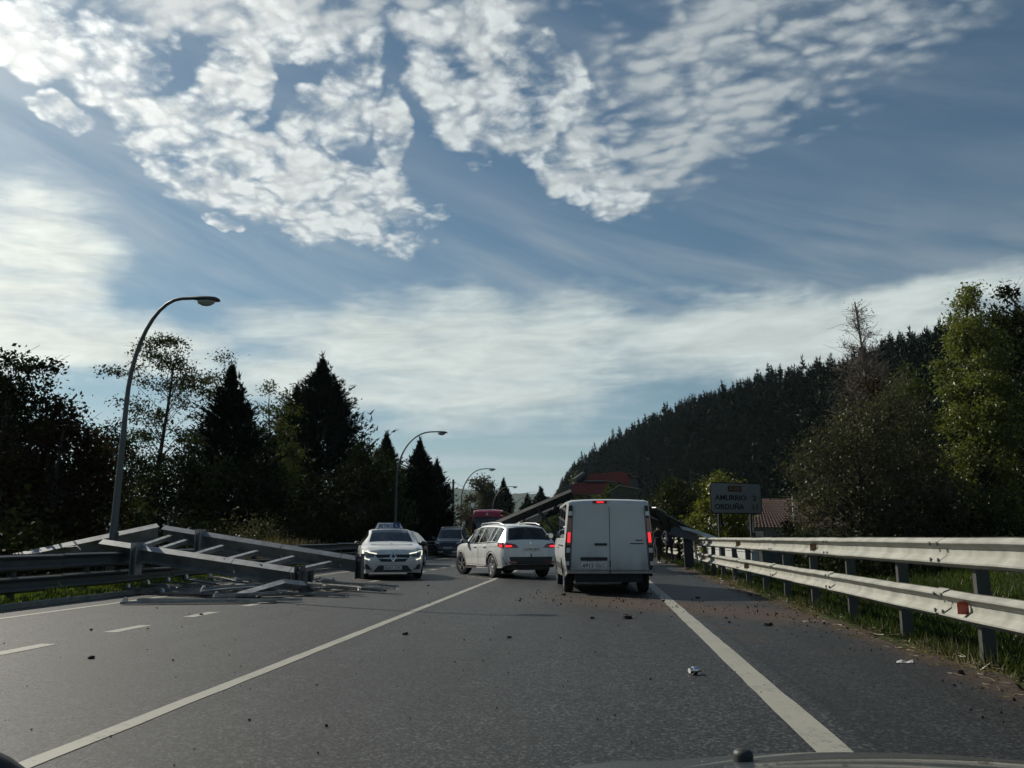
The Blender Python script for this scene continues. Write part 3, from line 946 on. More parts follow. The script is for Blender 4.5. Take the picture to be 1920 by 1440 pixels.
broadleaf('willow_tree', 'wide grey brown willow with silvery flecks above the guardrail', (9.55, 32.0), 6.7, [(.02, 1.7), (.25, 2.2), (.5, 2.3), (.75, 1.8), (1.0, .5)], 150, 170, .50, .11, L_will, 45, droop=.3, tr=.13)
broadleaf('willow_tree', 'taller dark olive willow beside the wide silvery one', (11.6, 33.5), 7.8, [(.02, 1.6), (.3, 2.1), (.6, 2.0), (.85, 1.3), (1.0, .4)], 130, 160, .52, .115, L_will, 46, droop=.3, tr=.14)
broadleaf('broadleaf_tree', 'soft pale green tree left of the tall poplar', (13.7, 37.5), 8.4, [(.1, .9), (.4, 1.3), (.7, 1.3), (.9, .8), (1.0, .3)], 80, 100, .42, .13, L_pale, 47, tr=.11)
broadleaf('poplar_tree', 'tall narrow poplar with glinting leaves, highest tree on the right', (15.2, 34.5), 11.35, [(.03, 1.1), (.2, 1.5), (.45, 1.5), (.7, 1.3), (.85, .95), (.95, .6), (1.0, .3)], 190, 170, .42, .125, L_popl, 48, tr=.16, top=.95, out=.35)
broadleaf('broadleaf_tree', 'dark leafy tree at the right edge behind the poplar', (18.8, 38.0), 11.7, [(.03, 2.4), (.3, 3.0), (.6, 2.8), (.85, 1.8), (1.0, .7)], 150, 110, .62, .19, L_dark, 49, tr=.22)
broadleaf('broadleaf_tree', 'dark tree cut by the right edge of the view', (20.5, 34.0), 9.4, E_round, 100, 110, .6, .19, L_dark, 50, tr=.2)
broadleaf('shrub', 'dark undergrowth shrub at the foot of the pale green tree', (13.0, 35.5), 4.3, [(.02, 1.5), (.4, 1.7), (.8, 1.1), (1.0, .4)], 80, 90, .45, .15, L_dark, 51, cat='shrub', tr=.08)
broadleaf('birch_tree', 'bare brown birch with thin upright twigs above the willows', (15.3, 48.5), 14.6, [(.45, 1.4), (.6, 2.0), (.74, 1.75), (.87, 1.1), (.95, .6), (1.0, .15)], 330, 8, .42, .10, L_brown, 52, bark=M_barkpale, tr=.16, top=.98, out=.15, twig=.022, ntw=5)
broadleaf('broadleaf_tree', 'russet leaved tree under the bare birch', (14.9, 46.0), 9.3, [(.1, 1.5), (.4, 2.0), (.7, 1.6), (1.0, .4)], 90, 90, .5, .16, L_brown, 53)

# hillside pines
def pine_verts(seed, H=TH, nb=70, nper=7, bl=1.15, bw=.36):
    v = conifer_arrays(H, 2.15, nb, nper, bl, bw, seed, up=.35, zb=.18, shp=1.0, ragged=.28)
    v[:, 2] = np.clip(v[:, 2], 0.5, H * 1.0)
    k = 22
    C = np.stack([RN.normal(size=k) * .10, RN.normal(size=k) * .10, RN.uniform(.84, 1.06, k) * H], axis=1)
    return np.concatenate([v, blades(C, unit(RN.normal(size=(k, 3)) * .55 + np.array([0, 0, 1.0])), RN.uniform(.7, 1.5, k), np.full(k, .3))])


pine_meshes = []
for i in range(6):
    v = pine_verts(60 + i, nb=95, nper=9)
    tb = MB()
    tb.tube([(0, 0, 0), (0, 0, TH * .95)], [.2, .04], 5, cap=False)
    tv = np.array([tb.v[j] for f in tb.f for j in (f[0], f[1], f[2], f[0], f[2], f[3])])
    me = np_mesh('pine_tree', np.concatenate([v, tv]), 3)
    me.materials.append(L_pine)
    pine_meshes.append(me)
rp_ = random.Random(77)
spots = []
U = len(ridge) - 1
for r_ in range(30):
    vv = 1.02 - r_ * .034
    n = 118
    for c in range(n):
        u = (c + rp_.uniform(-.45, .45) + .5 * (r_ % 2)) / n * U
        if 0 <= u < U:
            p = hill_pt(u, max(0.0, vv + rp_.uniform(-.014, .014)))
            sc = rp_.uniform(.74, 1.06)
            if rp_.random() < .09: sc *= 1.16
            spots.append((vv, u, p, sc, rp_.uniform(0, 6.28), rp_.randrange(6)))
top_row = [s for s in spots if s[0] > .97]
rest = sorted([s for s in spots if s[0] <= .97], key=lambda s: s[2].length)
inview = [s for s in rest if -.1 < s[2].x / s[2].y < .55 and s[2].y > 105]
single = top_row[:235] + inview[:60]
chosen = set(id(s) for s in single)
for vv, u, p, sc, rot, k in single:
    o = bpy.data.objects.new('pine_tree', pine_meshes[k])
    COL.objects.link(o)
    o.location = p - Vector((0, 0, .3))
    o.scale = (sc, sc, sc)
    o.rotation_euler = (0, 0, rot)
    if vv > .97:
        tag(o, 'dark pine standing in the top row along the wooded ridge', 'tree', 'pines along the ridge')
    else:
        tag(o, 'dark pine at the near foot of the wooded hillside', 'tree', 'pines at the foot of the hillside')
simple = [pine_verts(90 + i, nb=46, nper=5, bl=1.7, bw=.6) for i in range(4)]
chunks = []
for s in spots:
    if id(s) in chosen: continue
    vv, u, p, sc, rot, k = s
    v = simple[k % 4] * sc
    c_, s_ = math.cos(rot), math.sin(rot)
    w_ = np.empty_like(v)
    w_[:, 0] = v[:, 0] * c_ - v[:, 1] * s_ + p.x
    w_[:, 1] = v[:, 0] * s_ + v[:, 1] * c_ + p.y
    w_[:, 2] = v[:, 2] + p.z - .3
    chunks.append(w_)
tag(link('pine_wood', np_mesh('pine_wood', np.concatenate(chunks), 3), L_pine), kind='stuff')


# undergrowth and grass (nobody could count them)
def scatter_leaves(name, spots_, n, hgt, lf, m, seed):
    global RN
    RN = np.random.default_rng(seed)
    out_ = []
    for (x, y, r, h_) in spots_:
        k = int(n * r * r)
        a, q = RN.uniform(0, 6.283, k), np.sqrt(RN.uniform(0, 1, k)) * r
        C = np.stack([x + q * np.cos(a), y + q * np.sin(a), np.zeros(k)], axis=1)
        dome = h_ * np.sqrt(np.clip(1 - (q / r) ** 2, 0, 1)) * (1 + .25 * np.sin(5 * a + x) + .2 * np.sin(9 * C[:, 0]))
        C[:, 2] = dome * RN.uniform(.15, 1.0, k) ** .6 + np.array([gz(px, py) for px, py in C[:, :2]])
        L = lf * RN.uniform(.6, 1.4, k)
        out_.append(leaves(C, unit(RN.normal(size=(k, 3)) + np.array([0, 0, .15])), L, L * .55))
    return tag(link(name, np_mesh(name, np.concatenate(out_), 4), m), kind='stuff')


ru = random.Random(5)
lspots = [(-12.9 - ru.random() * 3.6, 11 + i * .75 + ru.uniform(-.5, .5), ru.uniform(.8, 1.6), ru.uniform(.7, 1.9)) for i in range(74)]
scatter_leaves('undergrowth', lspots, 480, 1.4, .13, L_dark, 101)
scatter_leaves('undergrowth', [(-12.6 - ru.random() * 1.6, 15 + i * 1.9, ru.uniform(.6, 1.0), ru.uniform(.6, 1.2)) for i in range(16)], 420, 1.0, .12, L_brown, 102)
scatter_leaves('undergrowth', [(-13.2, 30.5, 1.5, 1.75), (-12.5, 28.3, 1.0, 1.2), (-13.4, 33.0, 1.3, 1.5)], 620, 1.0, .11, L_will, 103)
scatter_leaves('undergrowth', [(7.5 + ru.random() * 9, 27 + ru.random() * 22, ru.uniform(.9, 1.8), ru.uniform(.7, 1.7)) for i in range(40)], 330, 1.2, .14, L_dark, 104)
scatter_leaves('undergrowth', [(12.5 + ru.random() * 5, 27 + ru.random() * 5, ru.uniform(.8, 1.4), ru.uniform(.6, 1.2)) for i in range(10)], 420, 1.2, .13, L_grasd, 105)


def grass(name, x0, x1, y0, y1, n, h0, h1, w, m, seed, keep=None, bias=1.0):
    global RN
    RN = np.random.default_rng(seed)
    C = np.stack([RN.uniform(x0, x1, n), y0 + (y1 - y0) * RN.uniform(0, 1, n) ** bias, np.zeros(n)], axis=1)
    # tufts
    cl = np.sin(C[:, 0] * 5.1 + 1.3 * np.sin(C[:, 1] * 3.3)) * np.sin(C[:, 1] * 4.3 + C[:, 0] * 2.1)
    C = C[(cl + RN.uniform(-.9, .9, n)) > -.35]
    if keep is not None:
        C = C[keep(C)]
    C[:, 2] = np.array([gz(x, y) for x, y in C[:, :2]]) - .01
    k = len(C)
    Dn = unit(RN.normal(size=(k, 3)) * .42 + np.array([0, 0, 1.0]))
    L = RN.uniform(h0, h1, k) * (1 + .4 * np.sin(C[:, 0] * 2.7 + C[:, 1] * 1.9))
    return tag(link(name, np_mesh(name, blades(C, Dn, L, np.full(k, w) * RN.uniform(.7, 1.4, k)), 3), m), kind='stuff')


grass('grass', -12.6, -9.90, 9, 42, 90000, .06, .22, .020, L_gras, 201, bias=1.5)
grass('grass', -12.8, -9.95, 40, 95, 20000, .10, .3, .05, L_gras, 202)
grass('grass', 3.50, 9.0, 4.5, 45, 90000, .05, .22, .022, L_grasd, 203, bias=1.6)
grass('grass', 4.3, 13.0, 11, 48, 50000, .08, .28, .03, L_grasm, 204, keep=lambda C: (C[:, 0] > 4.2 + .02 * C[:, 1]))
grass('dry_grass', 3.22, 3.8, 4.5, 38, 4200, .03, .22, .012, L_dry, 205, keep=lambda C: np.sin(C[:, 1] * 2.3) + np.sin(C[:, 1] * .9) > .1)
# feathery pale seed heads behind the left rail
RN = np.random.default_rng(206)
k = 5200
yy_ = RN.choice([27.0, 28.2, 29.6, 31.2, 33.0, 34.0], k) + RN.normal(size=k) * .55
C = np.stack([-11.6 + RN.normal(size=k) * .25 - (yy_ - 27) * .03, yy_, np.zeros(k)], axis=1)
C[:, 2] = .1 + RN.uniform(.2, 0.85, k) * (.65 + .45 * np.sin(yy_ * 2.2))
tag(link('dry_grass', np_mesh('dry_grass', blades(C, unit(RN.normal(size=(k, 3)) * .35 + np.array([0, 0, 1.0])), RN.uniform(.12, .34, k), np.full(k, .026)), 3), L_dry), kind='stuff')

# ------------------------------------------------------------------ guardrails
WP = [(.012, -.155), (.0, -.150), (.066, -.124), (.083, -.112), (.083, -.094), (.072, -.082), (.004, -.036), (0, 0), (.004, .036),
      (.072, .082), (.083, .094), (.083, .112), (.066, .124), (.0, .150), (.012, .155)]


def rail_mesh(L, seed=0, droop=0.0):
    """one length of W-profile rail along +Y, front towards +X, 3 mm sheet"""
    b = MB()
    r = random.Random(seed)
    rows = []
    for k in range(7):
        y = L * k / 6
        dz = droop * (k / 6) ** 2 + r.uniform(-.004, .004)
        dx = r.uniform(-.006, .006)
        rows.append([(d + dx, y, z + dz) for d, z in WP] + [(d + dx - .004, y, z + dz) for d, z in WP[::-1]])
    b.grid(rows)
    n = len(rows[0])
    b.f.append(tuple(range(n))[::-1])
    b.f.append(tuple(range(6 * n, 7 * n)))
    return b.mesh('rail_beam', smooth=25)


def post_mesh(h, w=0.10, d=0.06):
    """C-section driven post, open side along the road"""
    b = MB()
    b.box((0, 0, h / 2 - .2), (w, 0.006, h + .4))
    b.box((w / 2 - .003, -d / 2 - .003, h / 2 - .2), (0.006, d, h + .4))
    b.box((-w / 2 + .003, -d / 2 - .003, h / 2 - .2), (0.006, d, h + .4))
    return b.mesh('post')


def bolt_mesh():
    b = MB()
    b.lathe([(0, 0.0), (0, .022), (.012, .020), (.016, 0.0)], 8, 'x')
    return b.mesh('bolt')


bolt = bolt_mesh()
bolt.materials.append(M_post)
M_refl = mat('amber_reflector', (0.16, 0.06, 0.015), 0.25, coat=0.5)
M_reflr = mat('red_reflector', (0.42, 0.035, 0.015), 0.25, coat=0.5)


def reflector(parent, m, x, y, z, name='reflector'):
    b = MB()
    b.prism([(-.055, -.06), (.055, -.06), (.055, .05), (.03, .065), (-.03, .065), (-.055, .05)], .004, lambda p, d: (p[0] + .055, d, p[1]))
    b.box((.05, .03, -.055), (.10, .06, .004))
    o = b.build(name, m, parent)
    o.location = (x, y, z)
    return o


def joint_bolts(parent, x, y, z, face):
    for dy in (-.10, .10):
        for dz in (-.085, .085):
            o = bpy.data.objects.new('bolt', bolt)
            COL.objects.link(o)
            o.parent = parent
            o.location = (x, y + dy, z + dz)
            if face < 0:
                o.rotation_euler = (0, 0, math.pi)


RX = 3.74
gr = thing('guardrail', 'pale galvanised steel double guardrail with two W shaped rails along the right verge', 'guardrail', (RX, 0, 0), math.pi)
# child frame is turned half round: local x = RX - X, local y = -Y
ra = [rail_mesh(4.30, s) for s in (1, 2, 3)]
for me in ra: me.materials.append(M_galv)
y0 = -3.65
for k in range(8):
    for zc in (1.02, 0.49):
        o = bpy.data.objects.new('rail_beam', ra[(k * 2 + (zc > .8)) % 3])
        COL.objects.link(o)
        o.parent = gr
        ya = y0 + 4.4 * k
        o.location = (0.06 + (0.004 if k % 2 else 0.0), -ya - 4.30 - .12, zc - .015 * (zc < .8))
        if 0 < k < 8 and ya < 24:
            joint_bolts(gr, 0.06 + .085, -ya, zc, 1)
            # lapped end of the next length
            lp = MB()
            lp.grid([[(d + .005, y, z) for d, z in WP] for y in (-.13, .13)])
            q = lp.build('lap_joint', M_galv, gr, smooth=25)
            q.location = (0.06, -ya - .0, zc)
pm = post_mesh(1.16, 0.13, 0.07)
pm.materials.append(M_post)
for k in range(16):
    y = 0.05 + 2.2 * k - 2.2
    o = bpy.data.objects.new('post', pm)
    COL.objects.link(o)
    o.parent = gr
    o.location = (-0.03, -y, 0)
    o.rotation_euler = (0, 0, rr.uniform(-.05, .05))
    if y > 2:
        for zc in (1.02, .47):
            sp = MB()
            sp.box((0.025, 0, 0), (0.06, .10, .20))
            q = sp.build('spacer', M_post, gr)
            q.location = (0, -y, zc)
for (y, z, m_, nm) in ((9.0, .475, M_reflr, 'red_reflector'), (14.8, 1.01, M_refl, 'reflector'), (22.6, 1.01, M_refl, 'reflector'), (21.5, .475, M_refl, 'reflector'), (30.0, .475, M_refl, 'reflector')):
    reflector(gr, m_, 0.07, -y, z, nm)

# short stretch left standing beyond the break
gb = thing('broken_guardrail', 'short pale guardrail stretch with cut ends beside the two standing people', 'guardrail', (RX + .02, 36.2, 0), math.pi)
for zc in (1.02, .49):
    for L, yo, dr in ((2.1, 0.0, 0.03),):
        o = link('rail_beam', rail_mesh(L, 8, dr), M_galv, gb)
        o.location = (.06, -L - yo, zc)
        o.rotation_euler = (0.05 if zc > .8 else .11, 0, .08)
for y in (.4, 1.8):
    o = bpy.data.objects.new('post', pm); COL.objects.link(o); o.parent = gb; o.location = (-.03, -y, 0)
gc = thing('far_guardrail', 'far pale guardrail seen past the legs of the standing people', 'guardrail', (RX + .05, 41.0, 0), math.pi)
for k in range(10):
    for zc in (1.02, .49):
        o = bpy.data.objects.new('rail_beam', ra[k % 3]); COL.objects.link(o); o.parent = gc
        o.location = (.06, -4.4 * k - 4.3, zc)
    o = bpy.data.objects.new('post', pm); COL.objects.link(o); o.parent = gc; o.location = (-.03, -4.4 * k - 2, 0)

LX = -10.52
gl_ = thing('guardrail', 'dark galvanised double guardrail in shade along the left verge', 'guardrail', (LX, 0, 0), 0)
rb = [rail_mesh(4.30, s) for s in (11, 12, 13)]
for me in rb: me.materials.append(M_galv_shaded)
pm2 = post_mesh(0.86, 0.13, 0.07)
pm2.materials.append(M_galv_shaded)
for k in range(26):
    ya = -6.0 + 4.31 * k
    up = 0.10 * min(1, max(0, (ya - 14) / 20))
    for zc in (0.72, 0.33):
        o = bpy.data.objects.new('rail_beam', rb[(k + (zc > .5)) % 3])
        COL.objects.link(o); o.parent = gl_
        o.location = (0.06, ya, zc + up)
    for j in (0, 1):
        y = ya + 0.95 + j * 2.15
        if y > 0:
            o = bpy.data.objects.new('post', pm2); COL.objects.link(o); o.parent = gl_
            o.location = (-.02, y, up); o.rotation_euler = (0, rr.uniform(-.03, .03), rr.uniform(-.08, .08))

# ------------------------------------------------------------------ street lamps
def lamp_post(x, y, label, ztop=6.75, lean=0.0, reach=2.45, group='street lamps along the left verge'):
    t = thing('street_lamp', label, 'street lamp', (x, y, gz(x, y) - .02), lean, group)
    H = ztop - gz(x, y)
    pts = [(0, 0, 0), (0.005, 0, 1.0), (0.02, 0, 2.4), (.05, 0, H - 2.6)]
    rad = [.095, .09, .076, .058]
    for k in range(1, 11):
        a = math.pi / 2 * k / 10
        pts.append((.05 + (reach - .05) * (1 - math.cos(a)) ** 1.0 * 0.80, 0, H - 2.6 + 2.6 * math.sin(a)))
        rad.append(.056 - .0018 * k)
    end = Vector(pts[-1])
    pts.append((end.x + .25, 0, end.z + .005)); rad.append(.042)
    MB().tube(pts, rad, 12).build('pole', M_lamp, t, smooth=40)
    b = MB()
    b.box((0, 0, .015), (.34, .34, .03))
    for sx in (-.12, .12):
        for sy in (-.12, .12):
            b.lathe([(.03, 0), (.03, .018), (.06, .018), (.06, 0)], 6, 'z', (sx, sy, 0))
    b.build('base_plate', M_lamp, t)
    b = MB()
    b.prism([(-.05, -.22), (.05, -.22), (.05, .22), (-.05, .22)], .012, lambda p, d: (.098 + d, p[0], 1.0 + p[1]))
    b.build('access_door', M_lampdark, t)
    # cobra head housing: loft of half-round sections
    rows = []
    for u, w, hgt in ((0, .05, .05), (.10, .07, .065), (.26, .12, .085), (.45, .155, .11), (.62, .155, .12), (.76, .13, .11), (.84, .06, .06)):
        ring = []
        for k in range(9):
            a = math.pi * k / 8
            ring.append((end.x + .12 + u, -w * math.cos(a), end.z + .02 - u * .10 + hgt * math.sin(a) * .8 - .02))
        rows.append(ring)
    b = MB().grid(rows)
    n = 9
    for i in range(len(rows) - 1):
        b.f.append((i * n, (i + 1) * n, (i + 1) * n + n - 1, i * n + n - 1))
    b.f.append(tuple(range(n))); b.f.append(tuple((len(rows) - 1) * n + k for k in range(n)))
    hd = b.build('lamp_head', M_lampdark, t, smooth=50)
    rows = []
    for i in range(7):
        th = math.pi * i / 6
        rows.append([(end.x + .63 - .23 * math.cos(th) * 1.0, .125 * math.sin(th) * math.cos(2 * math.pi * k / 10), end.z - .065 - .05 * math.cos(th) * 0 - .13 * math.sin(th) * max(0.0, math.sin(2 * math.pi * k / 10)) - .012) for k in range(11)])
    MB().grid(rows).build('lamp_lens', M_lens, hd, smooth=80)
    return t


lamp_post(-11.28, 18.6, 'nearest curved street lamp, rising tall at left behind the fallen steel frame', 6.93, 0.0, 1.55)
lamp_post(-11.45, 46.5, 'second curved street lamp, behind the roof of the white car with roof sign', 7.15)
lamp_post(-11.50, 69.5, 'third curved street lamp, right of the thin utility pole', 6.9)
lamp_post(-12.2, 96.0, 'small distant street lamp in front of the round willow crown', 7.0)
lamp_post(-12.6, 122.0, 'farthest tiny street lamp right of the willow crown', 7.0)

t = thing('utility_pole', 'thin dark timber utility pole left of the third street lamp', 'pole', (-14.9, 85, gz(-14.9, 85)))
MB().tube([(0, 0, 0), (0, 0, 3.5), (.02, 0, 6.9)], [.15, .13, .11], 10).build('pole', M_dark, t, smooth=40)
b = MB(); b.box((0, .02, 6.55), (.5, .08, .08)); b.build('crossarm', M_dark, t)
wr = [(0.2, 0, 6.62)] + [(0.2 + 7.5 * k / 8, 12 * k / 8, 6.62 - .35 - .55 * (1 - (2 * k / 8 - 1) ** 2)) for k in range(1, 9)]
MB().tube(wr, .018, 5).build('wire', M_dark, t)

# ------------------------------------------------------------------ direction sign
def text_mesh(s, size, name, spacing=1.0, bold=0.0):
    c = bpy.data.curves.new(name, 'FONT')
    c.body = s
    c.size = size
    c.space_character = spacing
    c.extrude = 0.004
    c.offset = bold
    c.resolution_u = 3
    o = bpy.data.objects.new(name, c)
    COL.objects.link(o)
    bpy.context.view_layer.update()
    me = bpy.data.meshes.new_from_object(o.evaluated_get(bpy.context.evaluated_depsgraph_get()))
    bpy.data.objects.remove(o)
    me.name = name
    return me


def text(s, size, m, parent, loc, rot=(math.pi / 2, 0, 0), width=None, name='lettering', spacing=1.0, bold=0.0):
    me = text_mesh(s, size, name, spacing, bold)
    xs_ = [v.co.x for v in me.vertices]
    if width:
        k = width / (max(xs_) - min(xs_))
        for v in me.vertices: v.co.x *= k
    o = link(name, me, m, parent)
    o.location = loc
    o.rotation_euler = rot
    return o


def rounded(w, h, r, n=5):
    pts = []
    for cx, cy, a0 in ((w / 2 - r, h / 2 - r, 0), (-w / 2 + r, h / 2 - r, 90), (-w / 2 + r, -h / 2 + r, 180), (w / 2 - r, -h / 2 + r, 270)):
        for k in range(n + 1):
            a = R(a0 + 90 * k / n)
            pts.append((cx + r * math.cos(a), cy + r * math.sin(a)))
    return pts


M_signw = mat('sign_white', (0.22, 0.235, 0.24), 0.5, 0, 0.06, 2.0, dirt=(0.18, 0.18, 0.17))
M_signb = mat('sign_black', (0.012, 0.012, 0.013), 0.5)
M_signr = mat('sign_red', (0.11, 0.028, 0.02), 0.5)
M_signback = mat('sign_back', (0.25, 0.26, 0.26), 0.5, .5)
sg = thing('direction_sign', 'white road sign with black border reading AMURRIO 2 and ORDUÑA 11', 'road sign', (5.86, 36.6, gz(5.86, 36.6)), R(27))
SW, SH, SZ = 2.62, 1.33, 2.83 - gz(5.86, 36.6)
put = lambda off: (lambda p, d: (p[0], -off - d, SZ + p[1]))
MB().prism(rounded(SW, SH, .16), .03, put(0)).build('panel', M_signb, sg)
MB().prism(rounded(SW - .09, SH - .09, .125), .006, put(.03)).build('white_face', M_signw, sg)
rp = MB().prism([(-.42, .27), (.28, .27), (.28, .515), (-.42, .515)], .006, put(.036)).build('route_panel', M_signr, sg)
text('A-625', .20, M_signw, rp, (-.33, -.044, SZ + .33), width=.52)
text('AMURRIO', .30, M_ink, sg, (-1.08, -.040, SZ - .085), width=1.60, bold=.008)
text('2', .30, M_ink, sg, (.83, -.040, SZ - .085), width=.19, bold=.008)
text('ORDUÑA', .30, M_ink, sg, (-1.12, -.040, SZ - .47), width=1.50, bold=.008)
text('11', .30, M_ink, sg, (.76, -.040, SZ - .47), width=.24, bold=.008)
for x in (-.87, .75):
    b = MB(); b.box((x, .05, (SZ + SH / 2) / 2 - .1), (.09, .06, SZ + SH / 2 + .2)); b.build('post', M_dark, sg)
for z in (-.38, .38):
    b = MB(); b.box((0, .012, SZ + z), (SW - .3, .022, .06)); b.build('rail', M_dark, sg)

# ------------------------------------------------------------------ house behind the sign
M_tile = mat('roof_tile', (0.085, 0.046, 0.034), 0.85, 0, 0.35, 3.0, dirt=(0.035, 0.030, 0.022), bump=.2)
M_tilepale = mat('roof_tile_pale', (0.25, 0.14, 0.10), 0.8, 0, 0.3, 3.0, dirt=(0.055, 0.042, 0.03), bump=.2)
M_wall = mat('render_grey', (0.17, 0.16, 0.145), 0.9, 0, 0.15, 1.5, dirt=(0.09, 0.09, 0.08))
hs = thing('house', 'low house with weathered red clay tile roof behind the direction sign', 'house', (14.6, 66, .55), R(8))
b = MB()
b.box((0, 3.6, .7), (8.4, 7.2, 1.6))
b.build('wall', M_wall, hs)


def tiled_slope(c00, c10, c11, c01, nx, ny):
    """roof plane of rounded tiles in overlapping courses: one relief mesh"""
    c00, c10, c11, c01 = map(Vector, (c00, c10, c11, c01))
    nrm = (c10 - c00).cross(c01 - c00).normalized()
    b = MB()
    rows = []
    sub = 4
    for j in range(ny):
        for e in (0.0, 0.985):
            v = (j + e) / ny
            row = []
            for i in range(nx * sub + 1):
                u = i / (nx * sub)
                p = (c00 * (1 - u) + c10 * u) * (1 - v) + (c01 * (1 - u) + c11 * u) * v
                row.append(p + nrm * (.06 * abs(math.sin(math.pi * i / sub)) + .03 * (1 - e) + rr.uniform(-.006, .006)))
            rows.append(row)
    return b.grid(rows)


rf = tiled_slope((-4.7, -.5, 1.35), (4.7, -.5, 1.35), (2.2, 3.3, 3.55), (-2.6, 3.3, 3.55), 34, 16).build('roof', M_tile, hs)
rf['kind'] = 'stuff'
q = tiled_slope((-4.7, 7.2, 1.35), (-4.7, -.5, 1.35), (-2.6, 3.3, 3.55), (-2.6, 3.6, 3.55), 28, 16).build('roof', M_tile, hs); q['kind'] = 'stuff'
q = tiled_slope((4.7, -.5, 1.35), (4.7, 7.2, 1.35), (2.2, 3.6, 3.55), (2.2, 3.3, 3.55), 28, 16).build('roof', M_tile, hs); q['kind'] = 'stuff'
q = tiled_slope((4.7, 7.2, 1.35), (-4.7, 7.2, 1.35), (-2.6, 3.6, 3.55), (2.2, 3.6, 3.55), 28, 16).build('roof', M_tile, hs); q['kind'] = 'stuff'
b = MB(); b.tube([(-2.7, 3.45, 3.60), (2.3, 3.45, 3.60)], .11, 8); b.build('ridge_tiles', M_tilepale, hs)
for x in (-2.6, .4):
    b = MB(); b.box((x, -.005, .75), (1.0, .06, .9)); w = b.build('window', M_plast, hs)
    b = MB(); b.box((x, -.04, .75), (.84, .02, .74)); b.build('pane', M_glassdark, w)

t = thing('white_pole', 'thin white painted pole standing before the tiled roof', 'pole', (12.35, 55, .5))
MB().tube([(0, 0, 0), (0, 0, 3.4)], [.055, .05], 8).build('pole', mat('pole_white', (.55, .55, .52), .5), t, smooth=40)
MB().lathe([(3.4, .07), (3.44, .07), (3.46, .0)], 8, 'z').build('cap', M_dark, t)

M_wallw = mat('whitewash', (0.42, 0.43, 0.42), 0.85, 0, 0.06, 2.0, dirt=(.36, .35, .31))
t = thing('low_wall', 'low white wall seen between the two rails of the right guardrail', 'wall', (5.2, 31.2, gz(5.2, 31)))
b = MB()
for k in range(7):
    b.box((0, 2.5 * k - .8, .43), (.22, 2.48, .9))
b.build('wall', M_wallw, t)
b = MB(); b.box((0, 6.7, .90), (.28, 17.6, .045)); b.build('coping', M_wallw, t)
t = thing('utility_cabinet', 'dark green roadside cabinet at the near end of the low white wall', 'cabinet', (5.45, 27.0, gz(5.45, 27) - .02))
M_cab = mat('cabinet_paint', (.018, .024, .022), .5, 0, .1)
b = MB(); b.box((0, 0, .53), (.95, .5, 1.06)); b.build('cabinet', M_cab, t)
b = MB(); b.box((0, 0, 1.085), (1.03, .58, .05)); b.build('lid', M_cab, t)
for k in range(4):
    b = MB(); b.box((0, -.258, .70 + .07 * k), (.6, .014, .03)); b.build('louvre', M_dark, t)

t = thing('white_shed', 'small whitewashed outbuilding glimpsed through the yellow green shrub', 'shed', (8.1, 54, .45))
b = MB(); b.box((0, 0, 1.0), (2.6, 2.6, 2.2)); b.build('wall', mat('shed_white', (.75, .76, .74), .8, dirt=(.6, .6, .56)), t)
b = MB(); b.prism([(-1.5, 2.1), (1.5, 2.1), (0, 2.85)], 3.0, lambda p, d: (p[0], -1.5 + d, p[1])); b.build('roof', M_tile, t)
b = MB(); b.box((.5, -1.31, .75), (.7, .03, 1.5)); b.build('door', M_dark, t)

# ------------------------------------------------------------------ vehicles
def itp(c, y):
    return float(np.interp(y, [p[0] for p in c], [p[1] for p in c]))


